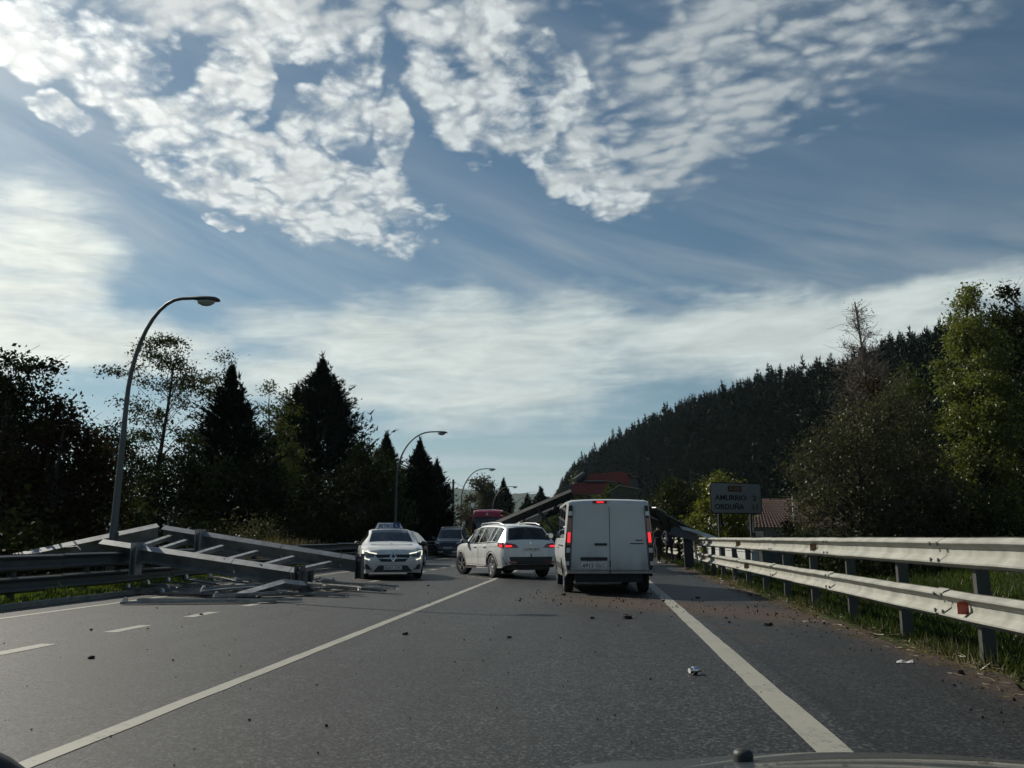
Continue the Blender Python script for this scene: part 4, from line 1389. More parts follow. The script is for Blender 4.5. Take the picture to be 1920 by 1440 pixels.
class Shell:
    """car body lofted along its length (local +Y is forward, ground at z = 0)"""
    def __init__(s, sp):
        s.sp = sp
        ys = set(np.round(np.linspace(sp['top'][0][0], sp['top'][-1][0], 34), 3))
        for c in ('top', 'belt', 'hw', 'hwr'):
            ys |= set(p[0] for p in sp[c])
        for k in ('wins', 'screens'):
            for w in sp.get(k, []):
                ys |= {w[0], w[1]}
        for w in sp['wheels']:
            for a in np.linspace(0, math.pi, 11):
                ys.add(round(w + sp['Ra'] * math.cos(a), 3))
        lo, hi = sp['top'][0][0], sp['top'][-1][0]
        ys = sorted(y for y in ys if lo <= y <= hi)
        cl = [ys[0]]
        for y in ys[1:]:
            if y - cl[-1] > .012: cl.append(y)
        s.ys = cl
        rows = [s.section(y) for y in cl]
        s.rows = rows
        n = len(rows[0])
        s.body, s.glass = [], {}
        V = [p for r in rows for p in r]
        allf = []
        for i in range(len(rows) - 1):
            ym = (cl[i] + cl[i + 1]) / 2
            for k in range(n - 1):
                f = (i * n + k, i * n + k + 1, (i + 1) * n + k + 1, (i + 1) * n + k)
                allf.append(f)
                key = None
                m = n - 1
                kk = min(k, m - 1 - k)                     # 0.. from the sill to the middle
                side = 'l' if k < m / 2 else 'r'
                if kk == 5:
                    for j, w in enumerate(sp.get('wins', [])):
                        if w[0] < ym < w[1]: key = ('window', j, side)
                elif kk >= 8:
                    for j, w in enumerate(sp.get('screens', [])):
                        if w[0] < ym < w[1]: key = (w[2], j, '')
                if kk == 5 and not key and sp.get('wins') and min(w[0] for w in sp['wins']) < ym < max(w[1] for w in sp['wins']): key = ('pillar', 0, side)
                if key: s.glass.setdefault(key, []).append(f)
                else: s.body.append(f)
        # end caps, with a slight bulge
        for i, dirn in ((0, -1), (len(rows) - 1, 1)):
            r = rows[i]
            h = n // 2
            b = len(V)
            cols = 7
            for k in range(h + 1):
                L_, R_ = r[k], r[n - 1 - k]
                for c in range(cols):
                    u = c / (cols - 1)
                    V.append((L_[0] + (R_[0] - L_[0]) * u, L_[1] + dirn * sp.get('bulge', .03) * (1 - (2 * u - 1) ** 2), L_[2] + (R_[2] - L_[2]) * u))
            for k in range(h):
                for c in range(cols - 1):
                    f = (b + k * cols + c, b + k * cols + c + 1, b + (k + 1) * cols + c + 1, b + (k + 1) * cols + c)
                    s.body.append(f); allf.append(f)
        s.V = V
        s.bvh = BVHTree.FromPolygons([Vector(v) for v in V], allf)

    def section(s, y):
        sp = s.sp
        top = itp(sp['top'], y)
        belt = min(itp(sp['belt'], y), top - .012)
        hw, hr = itp(sp['hw'], y), itp(sp['hwr'], y)
        b0 = itp(sp['bot'], y)
        b = b0
        for w in sp['wheels']:
            d = abs(y - w)
            if d < sp['Ra']:
                b = max(b, sp['rw'] + math.sqrt(sp['Ra'] ** 2 - d * d))
        b = min(b, belt - .03)
        crown = min(sp.get('crown', .045), max(.012, (top - belt) * .3))
        pts = []
        for f in (0, .25, .55, .85):
            z = b + (belt - b) * f
            t = max(0, min(1, (z - b0) / max(.05, belt - b0)))
            k = .945 + .055 * math.sin(min(1, t / .62) * math.pi / 2) - .018 * max(0, (t - .78) / .22)
            pts.append((hw * k, z))
        pts.append((hw * .978, belt))                       # 4 belt line
        gh = top - crown - belt
        w0 = hw * .972
        lean = lambda f: w0 + (hr - w0) * (f ** 1.15)
        pts.append((lean(.06), belt + gh * .07))            # 5 glass foot
        pts.append((lean(.93), belt + gh * .92))            # 6 glass head
        pts.append((hr, belt + gh * .985))                  # 7 roof edge
        pts.append((hr * .90, top - crown * .62))           # 8 pillar line
        pts.append((hr * .5, top - crown * .18))            # 9
        half = [(-x, y, z) for x, z in pts]
        mid = [(0.0, y, top)]
        return half + mid + [(x, y, z) for x, z in pts[::-1]]

    def make(s, t, paint, glass, name='body'):
        me = bpy.data.meshes.new(name)
        me.from_pydata(s.V, [], s.body)
        bm = bmesh.new(); bm.from_mesh(me)
        bmesh.ops.remove_doubles(bm, verts=bm.verts, dist=.0015)
        bmesh.ops.recalc_face_normals(bm, faces=bm.faces)
        loose = [v for v in bm.verts if not v.link_faces]
        bmesh.ops.delete(bm, geom=loose)
        bm.to_mesh(me); bm.free()
        me.polygons.foreach_set('use_smooth', [True] * len(me.polygons))
        me.set_sharp_from_angle(angle=R(38))
        s.obj = link(name, me, paint, t)
        for key, fs in s.glass.items():
            b = MB()
            ids = sorted(set(i for f in fs for i in f))
            mp = {i: j for j, i in enumerate(ids)}
            b.add([s.V[i] for i in ids], [tuple(mp[i] for i in f) for f in fs])
            b.build(key[0], M_ink if key[0] == 'pillar' else s.sp.get('gl', {}).get(key[0], glass), t, smooth=60)
        # dark floor and inner wings
        b = MB()
        lo, hi = s.ys[0] + .12, s.ys[-1] - .12
        w = min(itp(s.sp['hw'], 0) - .26, 10)
        b.box((0, (lo + hi) / 2, .42), (w * 2, hi - lo, .36))
        b.build('underbody', M_inter, t)

    def hit(s, a, b, axis):
        if axis == 'f': o, d = Vector((a, 9, b)), Vector((0, -1, 0))
        elif axis == 'r': o, d = Vector((a, -9, b)), Vector((0, 1, 0))
        elif axis == 'L': o, d = Vector((-5, a, b)), Vector((1, 0, 0))
        elif axis == 'R': o, d = Vector((5, a, b)), Vector((-1, 0, 0))
        else: o, d = Vector((a, b, 9)), Vector((0, 0, -1))
        h = s.bvh.ray_cast(o, d)
        if h[0] is None:
            h = s.bvh.find_nearest(o - d * (d.dot(o)))
        return h[0], -d

    def patch(s, quad, axis, off=.010, n=5, m=4, back=.03):
        """four corners on the body seen along an axis -> a thin plate lying on the surface"""
        (a, b, c, d) = quad
        rows, base = [], []
        for j in range(m + 1):
            v = j / m
            r1, r2 = [], []
            for i in range(n + 1):
                u = i / n
                p = [(a[k] * (1 - u) + b[k] * u) * (1 - v) + (d[k] * (1 - u) + c[k] * u) * v for k in (0, 1)]
                h, o = s.hit(p[0], p[1], axis)
                r1.append(h + o * off); r2.append(h - o * back)
            rows.append(r1); base.append(r2)
        mb = MB()
        mb.grid(rows)
        ring = [(0, i) for i in range(n)] + [(j, n) for j in range(m)] + [(m, i) for i in range(n, 0, -1)] + [(j, 0) for j in range(m, 0, -1)]
        k0 = len(mb.v)
        mb.v += [tuple(base[j][i]) for j, i in ring]
        N = len(ring)
        for q in range(N):
            j, i = ring[q]; j2, i2 = ring[(q + 1) % N]
            mb.f.append((j * (n + 1) + i, j2 * (n + 1) + i2, k0 + (q + 1) % N, k0 + q))
        return mb

    def strip(s, pts, w, axis, off=.012, mb=None):
        """a raised band following points on the surface"""
        out = mb or MB()
        for p, q in zip(pts[:-1], pts[1:]):
            dx, dz = q[0] - p[0], q[1] - p[1]
            l = math.hypot(dx, dz)
            nx, nz = -dz / l * w / 2, dx / l * w / 2
            ex, ez = dx / l * w * .25, dz / l * w * .25
            g_ = s.patch([(p[0] - nx - ex, p[1] - nz - ez), (q[0] - nx + ex, q[1] - nz + ez), (q[0] + nx + ex, q[1] + nz + ez), (p[0] + nx - ex, p[1] + nz - ez)], axis, off, max(1, int(l / .12)), 1, .02)
            out.add(g_.v, g_.f)
        return out


def wheel(parent, x, y, r, w, spokes=5, twin=False, steer=0.0):
    e = bpy.data.objects.new('wheel', None)
    COL.objects.link(e)
    e.parent = parent
    e.location = (x, y, r)
    e.rotation_euler = (0, 0, steer)
    sd = 1 if x > 0 else -1
    rr_ = r * .68
    prof = [(-w / 2, rr_), (-w / 2 + .008, r * .93), (-w / 2 + .03, r * .992), (-w * .18, r), (-w * .17, r * .975), (-w * .14, r * .975), (-w * .13, r), (w * .13, r), (w * .14, r * .975), (w * .17, r * .975), (w * .18, r), (w / 2 - .03, r * .992), (w / 2 - .008, r * .93), (w / 2, rr_)]
    MB().lathe(prof, 28, 'x').build('tyre', M_tyre, e, smooth=35)
    b = MB()
    f = sd * (w / 2 - .012)
    b.lathe([(f, rr_ + .004), (f + sd * .008, rr_ - .012), (f - sd * .05, rr_ - .03)], 28, 'x')
    for k in range(spokes):
        a = 2 * math.pi * k / spokes + .3
        for da in (-.13, .13):
            p = Vector((f - sd * .015, math.cos(a) * .05, math.sin(a) * .05))
            q = Vector((f - sd * .022, math.cos(a + da) * (rr_ - .015), math.sin(a + da) * (rr_ - .015)))
            b.bar(p, q, .035, .03, up=(1, 0, 0))
    b.lathe([(f - sd * .03, .06), (f - sd * .002, .055), (f, .0)], 12, 'x')
    b.build('rim', M_rim, e, smooth=30)
    MB().lathe([(f - sd * .07, 0), (f - sd * .07, rr_ - .02), (f - sd * .09, rr_ - .02)], 20, 'x').build('brake_disc', M_rimdark, e)
    return e


def seats(t, xs_, ys_, h=1.18):
    for y in ys_:
        for x in xs_:
            b = MB()
            b.box((x, y, h - .42), (.46, .14, .62))
            b.box((x, y - .02, h), (.24, .09, .20))
            b.box((x, y + .25, h - .70), (.48, .5, .16))
            b.build('seat', M_seat, t)


def plate(t, s, axis, x, z, w, h, txt, flip=False):
    pb = s.patch([(x - w / 2, z - h / 2), (x + w / 2, z - h / 2), (x + w / 2, z + h / 2), (x - w / 2, z + h / 2)], axis, .016, 4, 2)
    o = pb.build('number_plate', M_platew, t)
    c, d = s.hit(x, z, axis)
    c = c + d * .019
    if axis == 'r':
        text(txt, h * .92, M_ink, o, (x - w * .46, c.y - .003, z - h * .33), (R(90), 0, 0), width=w * .92)
    else:
        text(txt, h * .92, M_ink, o, (x + w * .46, c.y + .003, z - h * .33), (R(90), 0, R(180)), width=w * .92)
    return o


def mirror(t, s, x, y, z, m=None, w=.20):
    b = MB()
    sd = 1 if x > 0 else -1
    rows = []
    for u, k in ((-.06, .55), (-.03, .95), (.03, 1.0), (.075, .7), (.09, .2)):
        rows.append([(x + sd * .09 + math.cos(a) * w / 2 * k, y + u, z + math.sin(a) * .075 * k) for a in [2 * math.pi * q / 12 for q in range(13)]])
    b.grid(rows)
    b.bar((x - sd * .08, y, z - .05), (x + sd * .05, y, z - .03), .05, .04)
    o = b.build('wing_mirror', m or M_plast, t, smooth=50)
    g_ = MB(); g_.lathe([(-.062, 0), (-.062, .062)], 14, 'y', (x + sd * .09, y, z)); g_.build('mirror_glass', M_chrome, o)
    return o


def side_seams(t, s, ys_, z0, z1, axis, handles=()):
    for y in ys_:
        s.strip([(y, z0), (y + .01, (z0 + z1) / 2), (y, z1)], .014, axis, .0025).build('door_seam', M_ink, t)
    for y, z in handles:
        s.strip([(y - .10, z), (y + .10, z + .004)], .028, axis, .030).build('door_handle', s.sp.get('hm', M_white), t)


def arches(t, s, m=None, w=.05):
    for yw in s.sp['wheels']:
        for ax in 'LR':
            pts = [(yw + (s.sp['Ra'] + w * .35) * math.cos(a), s.sp['rw'] + (s.sp['Ra'] + w * .35) * math.sin(a)) for a in np.linspace(-.18, math.pi + .18, 13)]
            s.strip(pts, w, ax, .012).build('wheel_arch', m or M_plast, t)


# ---- white hatchback with roof sign, coming towards us
hz = dict(top=[(-2.16, .55), (-2.13, .78), (-2.05, .93), (-1.95, 1.0), (-1.55, 1.27), (-1.2, 1.38), (-.5, 1.445), (0, 1.45), (.25, 1.425), (.50, 1.34), (1.02, 1.06), (1.15, 1.005), (1.5, .965), (1.85, .90), (2.02, .84), (2.12, .74), (2.17, .62)],
          belt=[(-2.16, .5), (-2.0, .93), (-1.4, .98), (0, .93), (1.0, .93), (1.3, .93), (1.8, .83), (2.17, .55)],
          hw=[(-2.16, .70), (-2.05, .82), (-1.7, .885), (-1.2, .905), (1.2, .905), (1.7, .885), (1.95, .83), (2.08, .76), (2.17, .64)],
          hwr=[(-2.16, .6), (-1.9, .66), (-1.3, .60), (0, .60), (.5, .62), (1.02, .72), (1.3, .76), (1.8, .73), (2.05, .66), (2.17, .52)],
          bot=[(-2.16, .34), (-1.8, .22), (0, .17), (1.9, .17), (2.17, .20)],
          wheels=[-1.335, 1.335], Ra=.345, rw=.315,
          wins=[(-1.45, -1.15), (-1.08, -.30), (-.24, .60)], screens=[(.27, 1.0, 'windscreen'), (-1.9, -1.3, 'rear_window')], gl={'rear_window': M_glassdark})
t = thing('white_car', 'white hatchback with a blue lettered driving school sign on its roof, headlights lit', 'car', (-6.46, 25.55, 0), R(180 + 17.5))
s = Shell(hz); s.make(t, M_white, M_glass)
for x in (-.77, .77):
    for y in (-1.335, 1.335): wheel(t, x, y, .315, .205, 5, steer=(.12 if y > 0 else 0))
arches(t, s, M_ink, .02)
seats(t, (-.36, .36), (-.15, -.95), 1.12)
b = MB(); b.box((0, .72, .90), (1.4, .5, .14)); b.build('dashboard', M_inter, t)
b = MB(); b.lathe([(0, .17), (.02, .185), (.04, .17)], 20, 'y', (.36, .46, .92)); b.build('steering_wheel', M_inter, t)
# grille, badge, bumper openings, lamps
s.patch([(-.52, .70), (.52, .70), (.34, .50), (-.34, .50)], 'f', .006, 8, 3).build('grille', M_plast, t)
for z in (.58, .64):
    s.strip([(-.34 - (z - .5) * .7, z), (-.15, z - .008)], .010, 'f', .014).build('grille_bar', M_rimdark, t)
    s.strip([(.15, z - .008), (.34 + (z - .5) * .7, z)], .010, 'f', .014).build('grille_bar', M_rimdark, t)
s.strip([(0, .515), (.082, .632), (0, .748), (-.082, .632), (0, .515)], .036, 'f', .032).build('badge', M_chrome, t)
s.patch([(-.56, .22), (.56, .22), (.40, .40), (-.40, .40)], 'f', .008, 8, 3).build('lower_intake', M_plast, t)
plate(t, s, 'f', 0, .335, .50, .11, '8341 JTK')
for sx in (-1, 1):
    s.patch([(sx * .46, .715), (sx * .86, .80), (sx * .84, .63), (sx * .55, .63)], 'f', .008, 6, 3).build('headlight', M_headl, t)
    s.strip([(sx * .47, .722), (sx * .66, .758), (sx * .845, .800), (sx * .835, .70), (sx * .775, .585), (sx * .66, .560)], .030, 'f', .022).build('daytime_light', M_drl, t)
    s.patch([(sx * .56, .27), (sx * .80, .30), (sx * .78, .44), (sx * .70, .42)], 'f', .008, 4, 3).build('fog_light_recess', M_plast, t)
    mirror(t, s, sx * .88, .72, 1.0)
s.strip([(-.60, .965), (.60, .965)], .02, 'f', .006).build('bonnet_seam', M_ink, t)
for ax in 'LR':
    side_seams(t, s, (-1.02, -.27, .80), .30, .92, ax, [(-.78, .80), (.0, .80)])
for sx in (-1, 1):
    s.patch([(sx * .45, .80), (sx * .80, .82), (sx * .80, .93), (sx * .5, .93)], 'r', .01).build('tail_light', M_tail, t)
# roof sign: trapezoid box with blue lettering and a blue L plate
sgn = MB()
zr = 1.432
sgn.prism([(-.43, 0), (.43, 0), (.32, .19), (-.34, .19)], .10, lambda p, d: (-p[0], -.12 + d, zr + p[1]))
so_ = sgn.build('roof_sign', mat('roof_sign_white', (.62, .64, .68), .4), t)
text('BETIKO', .15, M_blueink, so_, (.335, -.016, zr + .042), (R(90), 0, R(180)), width=.46, bold=.003)
lp = MB(); lp.prism([(-.10, 0), (.10, 0), (.10, .165), (-.10, .165)], .012, lambda p, d: (-.22 + p[0], -.012 + d, zr + .035 + p[1]))
lo_ = lp.build('learner_plate', M_blueink, so_)
text('L', .13, M_platew, lo_, (-.18, .006, zr + .070), (R(90), 0, R(180)), width=.07)
b = MB()
for x in (-.35, .35): b.box((x, -.07, zr - .01), (.05, .3, .05))
b.build('roof_bar', M_plast, t)

# ---- white SUV turning across the lane, seen from its rear left corner
sv = dict(top=[(-2.27, .55), (-2.255, .80), (-2.235, .98), (-2.20, 1.05), (-2.165, 1.085), (-1.86, 1.46), (-1.80, 1.50), (-1.60, 1.545), (-1.0, 1.585), (-.3, 1.598), (.2, 1.58), (.62, 1.49), (1.18, 1.10), (1.3, 1.05), (1.6, 1.01), (1.95, .93), (2.10, .82), (2.17, .62)],
          belt=[(-2.27, .5), (-2.2, .99), (-1.9, 1.02), (-1.3, 1.025), (0, .97), (1.1, .955), (1.6, .93), (2.0, .80), (2.17, .55)],
          hw=[(-2.27, .72), (-2.2, .82), (-2.05, .88), (-1.6, .912), (1.4, .912), (1.8, .87), (2.05, .78), (2.17, .62)],
          hwr=[(-2.27, .66), (-2.17, .78), (-1.86, .62), (-1.3, .60), (0, .595), (.62, .595), (1.18, .76), (1.8, .74), (2.17, .52)],
          bot=[(-2.27, .40), (-2.0, .30), (0, .24), (1.9, .22), (2.17, .25)],
          wheels=[-1.335, 1.335], Ra=.375, rw=.345,
          wins=[(-1.78, -1.34), (-1.28, -1.02), (-.98, -.27), (-.20, .78)], screens=[(.64, 1.16, 'windscreen'), (-2.14, -1.84, 'rear_window')], gl={'rear_window': M_glassdark}, crown=.05)
t = thing('white_suv', 'white sport utility car turning left across the lane in front of the white van', 'car', (-3.08, 26.65, 0), R(29))
s = Shell(sv); s.make(t, M_white, M_glass)
for x in (-.775, .775):
    for y in (-1.335, 1.335): wheel(t, x, y, .345, .225, 5, steer=(.30 if y > 0 else 0))
arches(t, s, M_plast, .07)
seats(t, (-.36, .36), (.05, -.80), 1.18)
b = MB(); b.box((0, .85, .95), (1.4, .45, .14)); b.build('dashboard', M_inter, t)
for ax in 'LR':
    s.patch([(-.92, .245), (.92, .245), (.92, .36), (-.92, .36)], ax, .012, 8, 2).build('sill_cladding', M_plast, t)
    s.strip([(-.86, .335), (.84, .335)], .022, ax, .022).build('sill_trim', M_chrome, t)
    side_seams(t, s, (-1.03, -.24, .98), .36, 1.0, ax, [(-.78, .905), (.02, .895)])
    s.strip([(-1.75, 1.04), (-1.0, 1.022), (0, .995), (.80, .985)], .022, ax, .008).build('window_trim', M_chrome, t)
    s.strip([(-1.8, .93), (-.4, .90), (.9, .865)], .02, ax, .006).build('body_crease', M_white, t)
for sx in (-1, 1):
    mirror(t, s, sx * .90, .74, 1.06, M_plast, .24)
    b = MB(); b.tube([(sx * .58, .30, 1.555), (sx * .585, .20, 1.60), (sx * .60, -.6, 1.625), (sx * .60, -1.3, 1.60), (sx * .59, -1.58, 1.545)], .016, 8)
    b.build('roof_rail', M_rim, t, smooth=50)
    # L-shaped tail light wrapping round the corner
    s.patch([(sx * .38, .885), (sx * .84, .865), (sx * .86, 1.03), (sx * .50, .985)], 'r', .014, 8, 3).build('tail_light', M_tail, t)
    s.patch([(sx * .60, .905), (sx * .80, .895), (sx * .80, .955), (sx * .62, .955)], 'r', .022, 4, 2).build('brake_light', M_taillit, t)
    ax = 'L' if sx < 0 else 'R'
    s.patch([(-2.20, .865), (-1.84, .925), (-1.83, 1.02), (-2.12, 1.03)], ax, .012, 6, 3).build('tail_light', M_tail, t)
    s.patch([(-2.12, .895), (-1.96, .925), (-1.96, .965), (-2.10, .97)], ax, .020, 4, 2).build('brake_light', M_taillit, t)
    s.patch([(sx * .48, .44), (sx * .72, .45), (sx * .72, .49), (sx * .48, .49)], 'r', .016, 4, 1).build('reflector', M_tail, t)
    s.patch([(sx * .50, .73), (sx * .80, .78), (sx * .80, .90), (sx * .48, .83)], 'f', .01).build('headlight', M_headl, t)
s.patch([(-.74, .30), (.74, .30), (.86, .62), (-.86, .62)], 'r', .012, 10, 3).build('rear_cladding', M_plast, t)
s.patch([(-.46, .42), (.46, .42), (.42, .50), (-.42, .50)], 'r', .022, 6, 2).build('skid_plate', M_rimdark, t)
s.patch([(-.40, .76), (.40, .76), (.36, .945), (-.36, .945)], 'r', .004, 6, 3, .002).build('plate_recess', M_white, t)
plate(t, s, 'r', 0, .83, .52, .11, '1174 JPC')
s.strip([(-.30, .965), (.30, .965)], .022, 'r', .025).build('tailgate_handle', M_white, t)
c, d = s.hit(0, 1.015, 'r')
MB().lathe([(c.y - .012, 0), (c.y - .012, .030), (c.y + .01, .034)], 18, 'y', (0, 0, 1.018)).build('badge', M_chrome, t)
s.patch([(-.54, 1.50), (.54, 1.50), (.56, 1.515), (-.56, 1.515)], 'r', .05, 6, 1, .0).build('spoiler_lip', M_white, t)
b = MB(); b.prism([(0, 0), (.16, 0), (.04, .085), (0, .08)], .03, lambda p, d: (-.015 + d, -1.42 + p[0], 1.555 + p[1])); b.build('aerial_fin', M_white, t)
MB().tube([(-.15, -2.02, 1.10), (.30, -2.06, 1.15)], .012, 6).build('rear_wiper', M_plast, t)

# ---- black people carrier pulled over on the far left
pc = dict(top=[(-2.15, .55), (-2.12, 1.0), (-2.0, 1.15), (-1.85, 1.62), (-1.6, 1.72), (-.6, 1.78), (.2, 1.76), (.55, 1.68), (1.30, 1.12), (1.45, 1.08), (1.9, .98), (2.1, .85), (2.2, .6)],
          belt=[(-2.15, .5), (-2.0, 1.05), (0, 1.05), (1.3, 1.0), (1.9, .88), (2.2, .52)],
          hw=[(-2.15, .74), (-2.0, .86), (-1.5, .91), (1.4, .91), (1.85, .87), (2.08, .78), (2.2, .64)],
          hwr=[(-2.15, .7), (-1.85, .68), (0, .67), (.55, .66), (1.3, .76), (1.9, .72), (2.2, .52)],
          bot=[(-2.15, .34), (0, .22), (2.2, .22)], wheels=[-1.35, 1.38], Ra=.36, rw=.33,
          wins=[(-1.75, -1.2), (-1.1, -.25), (-.15, .85)], screens=[(.58, 1.28, 'windscreen'), (-1.98, -1.84, 'rear_window')])
t = thing('black_car', 'black people carrier facing us with roof rails, behind the white hatchback', 'car', (-9.22, 52.3, 0), R(180 + 4))
s = Shell(pc); s.make(t, M_black, M_glassdark)
for x in (-.78, .78):
    for y in (-1.35, 1.38): wheel(t, x, y, .33, .21)
seats(t, (-.36, .36), (.1, -.8), 1.25)
for sx in (-1, 1):
    s.patch([(sx * .50, .80), (sx * .82, .86), (sx * .82, .96), (sx * .56, .92)], 'f', .012).build('headlight', M_clear, t)
    s.strip([(sx * .30, .33), (sx * .66, .34)], .07, 'f', .01).build('bumper_trim', M_rim, t)
    MB().tube([(sx * .60, .4, 1.70), (sx * .62, .2, 1.79), (sx * .62, -1.4, 1.78), (sx * .6, -1.6, 1.70)], .022, 6).build('roof_rail', M_rim, t)
    mirror(t, s, sx * .92, .9, 1.12, M_black, .22)
s.patch([(-.42, .76), (.42, .76), (.34, .84), (-.34, .84)], 'f', .01, 6, 2).build('grille', M_plast, t)
s.patch([(-.55, .26), (.55, .26), (.48, .40), (-.48, .40)], 'f', .01, 6, 2).build('lower_intake', M_plast, t)
plate(t, s, 'f', 0, .56, .50, .11, '5206 HVD')
b = MB()
b.box((0, -.5, 1.83), (1.24, .06, .03)); b.box((0, .1, 1.82), (1.24, .06, .03)); b.build('roof_bar', M_rim, t)

# ---- grey car tucked in behind the hatchback
gcp = dict(hz); gcp['top'] = [(y, z * 1.02) for y, z in hz['top']]; gcp['gl'] = {}
t = thing('grey_car', 'dark grey car mostly hidden behind the white hatchback with roof sign', 'car', (-8.45, 34.6, 0), R(180 - 4))
s = Shell(gcp); s.make(t, M_greycar, M_glassdark)
for x in (-.77, .77):
    for y in (-1.335, 1.335): wheel(t, x, y, .315, .205)
for sx in (-1, 1):
    s.patch([(sx * .46, .70), (sx * .84, .78), (sx * .82, .62), (sx * .55, .62)], 'f', .01).build('headlight', M_headl, t)
    mirror(t, s, sx * .88, .72, 1.0, M_greycar)
s.patch([(-.45, .55), (.45, .55), (.40, .70), (-.40, .70)], 'f', .01).build('grille', M_plast, t)
plate(t, s, 'f', 0, .40, .50, .11, '2718 FKM')

# ---- white panel van, braking
vn = dict(top=[(-2.50, 1.915), (-2.47, 1.955), (-2.35, 1.985), (-1.6, 2.0), (.9, 2.0), (1.25, 1.93), (1.85, 1.32), (2.0, 1.20), (2.35, 1.08), (2.48, .92), (2.54, .6)],
          belt=[(-2.50, 1.10), (1.6, 1.10), (2.0, 1.08), (2.4, .95), (2.54, .5)],
          hw=[(-2.50, .945), (-2.40, .965), (1.7, .965), (2.2, .92), (2.45, .80), (2.54, .66)],
          hwr=[(-2.50, .845), (-2.40, .865), (1.0, .86), (1.25, .82), (1.9, .86), (2.3, .78), (2.54, .55)],
          bot=[(-2.50, .43), (-2.3, .36), (0, .30), (2.3, .26), (2.54, .28)], wheels=[-1.55, 1.55], Ra=.375, rw=.335,
          wins=[(-2.18, -1.25), (-1.15, -.05), (.10, 1.40)], screens=[(1.30, 1.84, 'windscreen')], gl={'window': M_glassdark}, crown=.04, bulge=.02)
t = thing('white_van', 'white panel van with brake lights lit, stopped ahead with two plain rear doors', 'van', (-.03, 20.42, 0), R(5.5))
s = Shell(vn); s.make(t, M_vanwhite, M_glassdark)
for x in (-.82, .82):
    for y in (-1.55, 1.55): wheel(t, x, y, .335, .215, 6)
arches(t, s, M_plast, .03)
for sx in (-1, 1):
    # tall black corner strips holding the lamps
    s.patch([(sx * .835, .50), (sx * .955, .50), (sx * .868, 1.93), (sx * .760, 1.93)], 'r', .012, 3, 14, .05).build('corner_trim', M_plast, t)
    mid = lambda z: .895 - .066 * (z - .5) / 1.0
    def lens(z0, z1, m, nm, w=.038, off=.026):
        return s.patch([(sx * (mid(z0) - w), z0), (sx * (mid(z0) + w), z0), (sx * (mid(z1) + w), z1), (sx * (mid(z1) - w), z1)], 'r', off, 2, 4, .02).build(nm, m, t)
    lens(1.02, 1.58, M_tail, 'tail_light')
    lens(1.07, 1.28, M_taillit, 'brake_light', .030, .034)
    lens(1.63, 1.72, M_clear, 'indicator_lens', .042)
    lens(.86, .96, M_clear, 'reverse_lens', .040)
    lens(.60, .68, M_clear, 'reflector', .034)
    mirror(t, s, sx * .99, 1.42, 1.22, M_plast, .25)
    s.patch([(sx * .44, .74), (sx * .80, .80), (sx * .80, 1.0), (sx * .60, .98)], 'f', .01).build('headlight', M_headl, t)
    ax = 'L' if sx < 0 else 'R'
    s.patch([(-2.44, .46), (2.3, .46), (2.3, .60), (-2.44, .60)], ax, .006, 14, 2).build('side_moulding', M_plast, t)
    side_seams(t, s, (-2.28, -.12, 1.45), .62, 1.08, ax, [(-.3, .95), (.2, .95)])
    s.strip([(-2.2, 1.0), (-.1, 1.0)], .03, ax, .008).build('door_track', M_ink, t)
s.strip([(0.01, .46), (0.01, 1.92)], .012, 'r', .004).build('door_seam', M_ink, t)
for sx in (-1, 1):
    s.strip([(sx * .825, .46), (sx * .745, 1.90)], .010, 'r', .004).build('door_seam', M_ink, t)
    # pressed panel in each door
    x0, x1 = sorted((sx * .07, sx * .70))
    s.strip([(x0, 1.32), (x1, 1.32), (x1 - (.02 if sx > 0 else -.02), 1.80), (x0, 1.80), (x0, 1.32)], .016, 'r', .005).build('pressed_panel', M_vanwhite, t)
    s.strip([(x0, .78), (x1, .78)], .012, 'r', .005).build('pressed_line', M_vanwhite, t)
    for z in (.62, 1.12, 1.74):
        hb = MB(); c, d = s.hit(sx * (.80 - (z - .5) * .055), z, 'r'); hb.tube([c + d * .02 - Vector((0, 0, .05)), c + d * .02 + Vector((0, 0, .05))], .014, 6)
        hb.build('hinge', M_vanwhite, t)
s.patch([(-.31, 1.005), (-.05, 1.005), (-.05, 1.055), (-.31, 1.055)], 'r', .018, 4, 1).build('door_handle', M_plast, t)
s.patch([(-.61, .695), (-.05, .695), (-.05, .765), (-.61, .765)], 'r', .022, 6, 1).build('plate_lamp_bar', M_plast, t)
plate(t, s, 'r', -.33, .60, .52, .13, '6912 GLC')
for z, x0, x1 in ((1.115, .56, .70), (1.045, .44, .72)):
    s.strip([(x0, z), (x1, z)], .022, 'r', .006).build('badge', M_rimdark, t)
s.patch([(-.34, 1.885), (-.03, 1.885), (-.03, 1.945), (-.34, 1.945)], 'r', .022, 4, 1).build('high_brake_light', M_tail, t)
s.patch([(-.25, 1.90), (-.10, 1.90), (-.10, 1.93), (-.25, 1.93)], 'r', .030, 3, 1).build('high_brake_lamp', M_taillit, t)
s.patch([(-.93, .33), (.93, .33), (.93, .50), (-.93, .50)], 'r', .06, 8, 2, .06).build('rear_bumper', M_plast, t)
b = MB(); b.tube([(.35, -2.44, .30), (.35, -2.0, .30)], .035, 8); b.build('exhaust', M_rimdark, t)
b = MB(); b.box((0, -1.55, .335), (1.4, .12, .12)); b.box((0, 1.55, .335), (1.4, .12, .12)); b.box((0, 0, .34), (1.1, 4.4, .14)); b.build('chassis', M_inter, t)
b = MB(); b.box((0, .45, 1.2), (1.62, .05, 1.35)); b.build('bulkhead', M_inter, t)

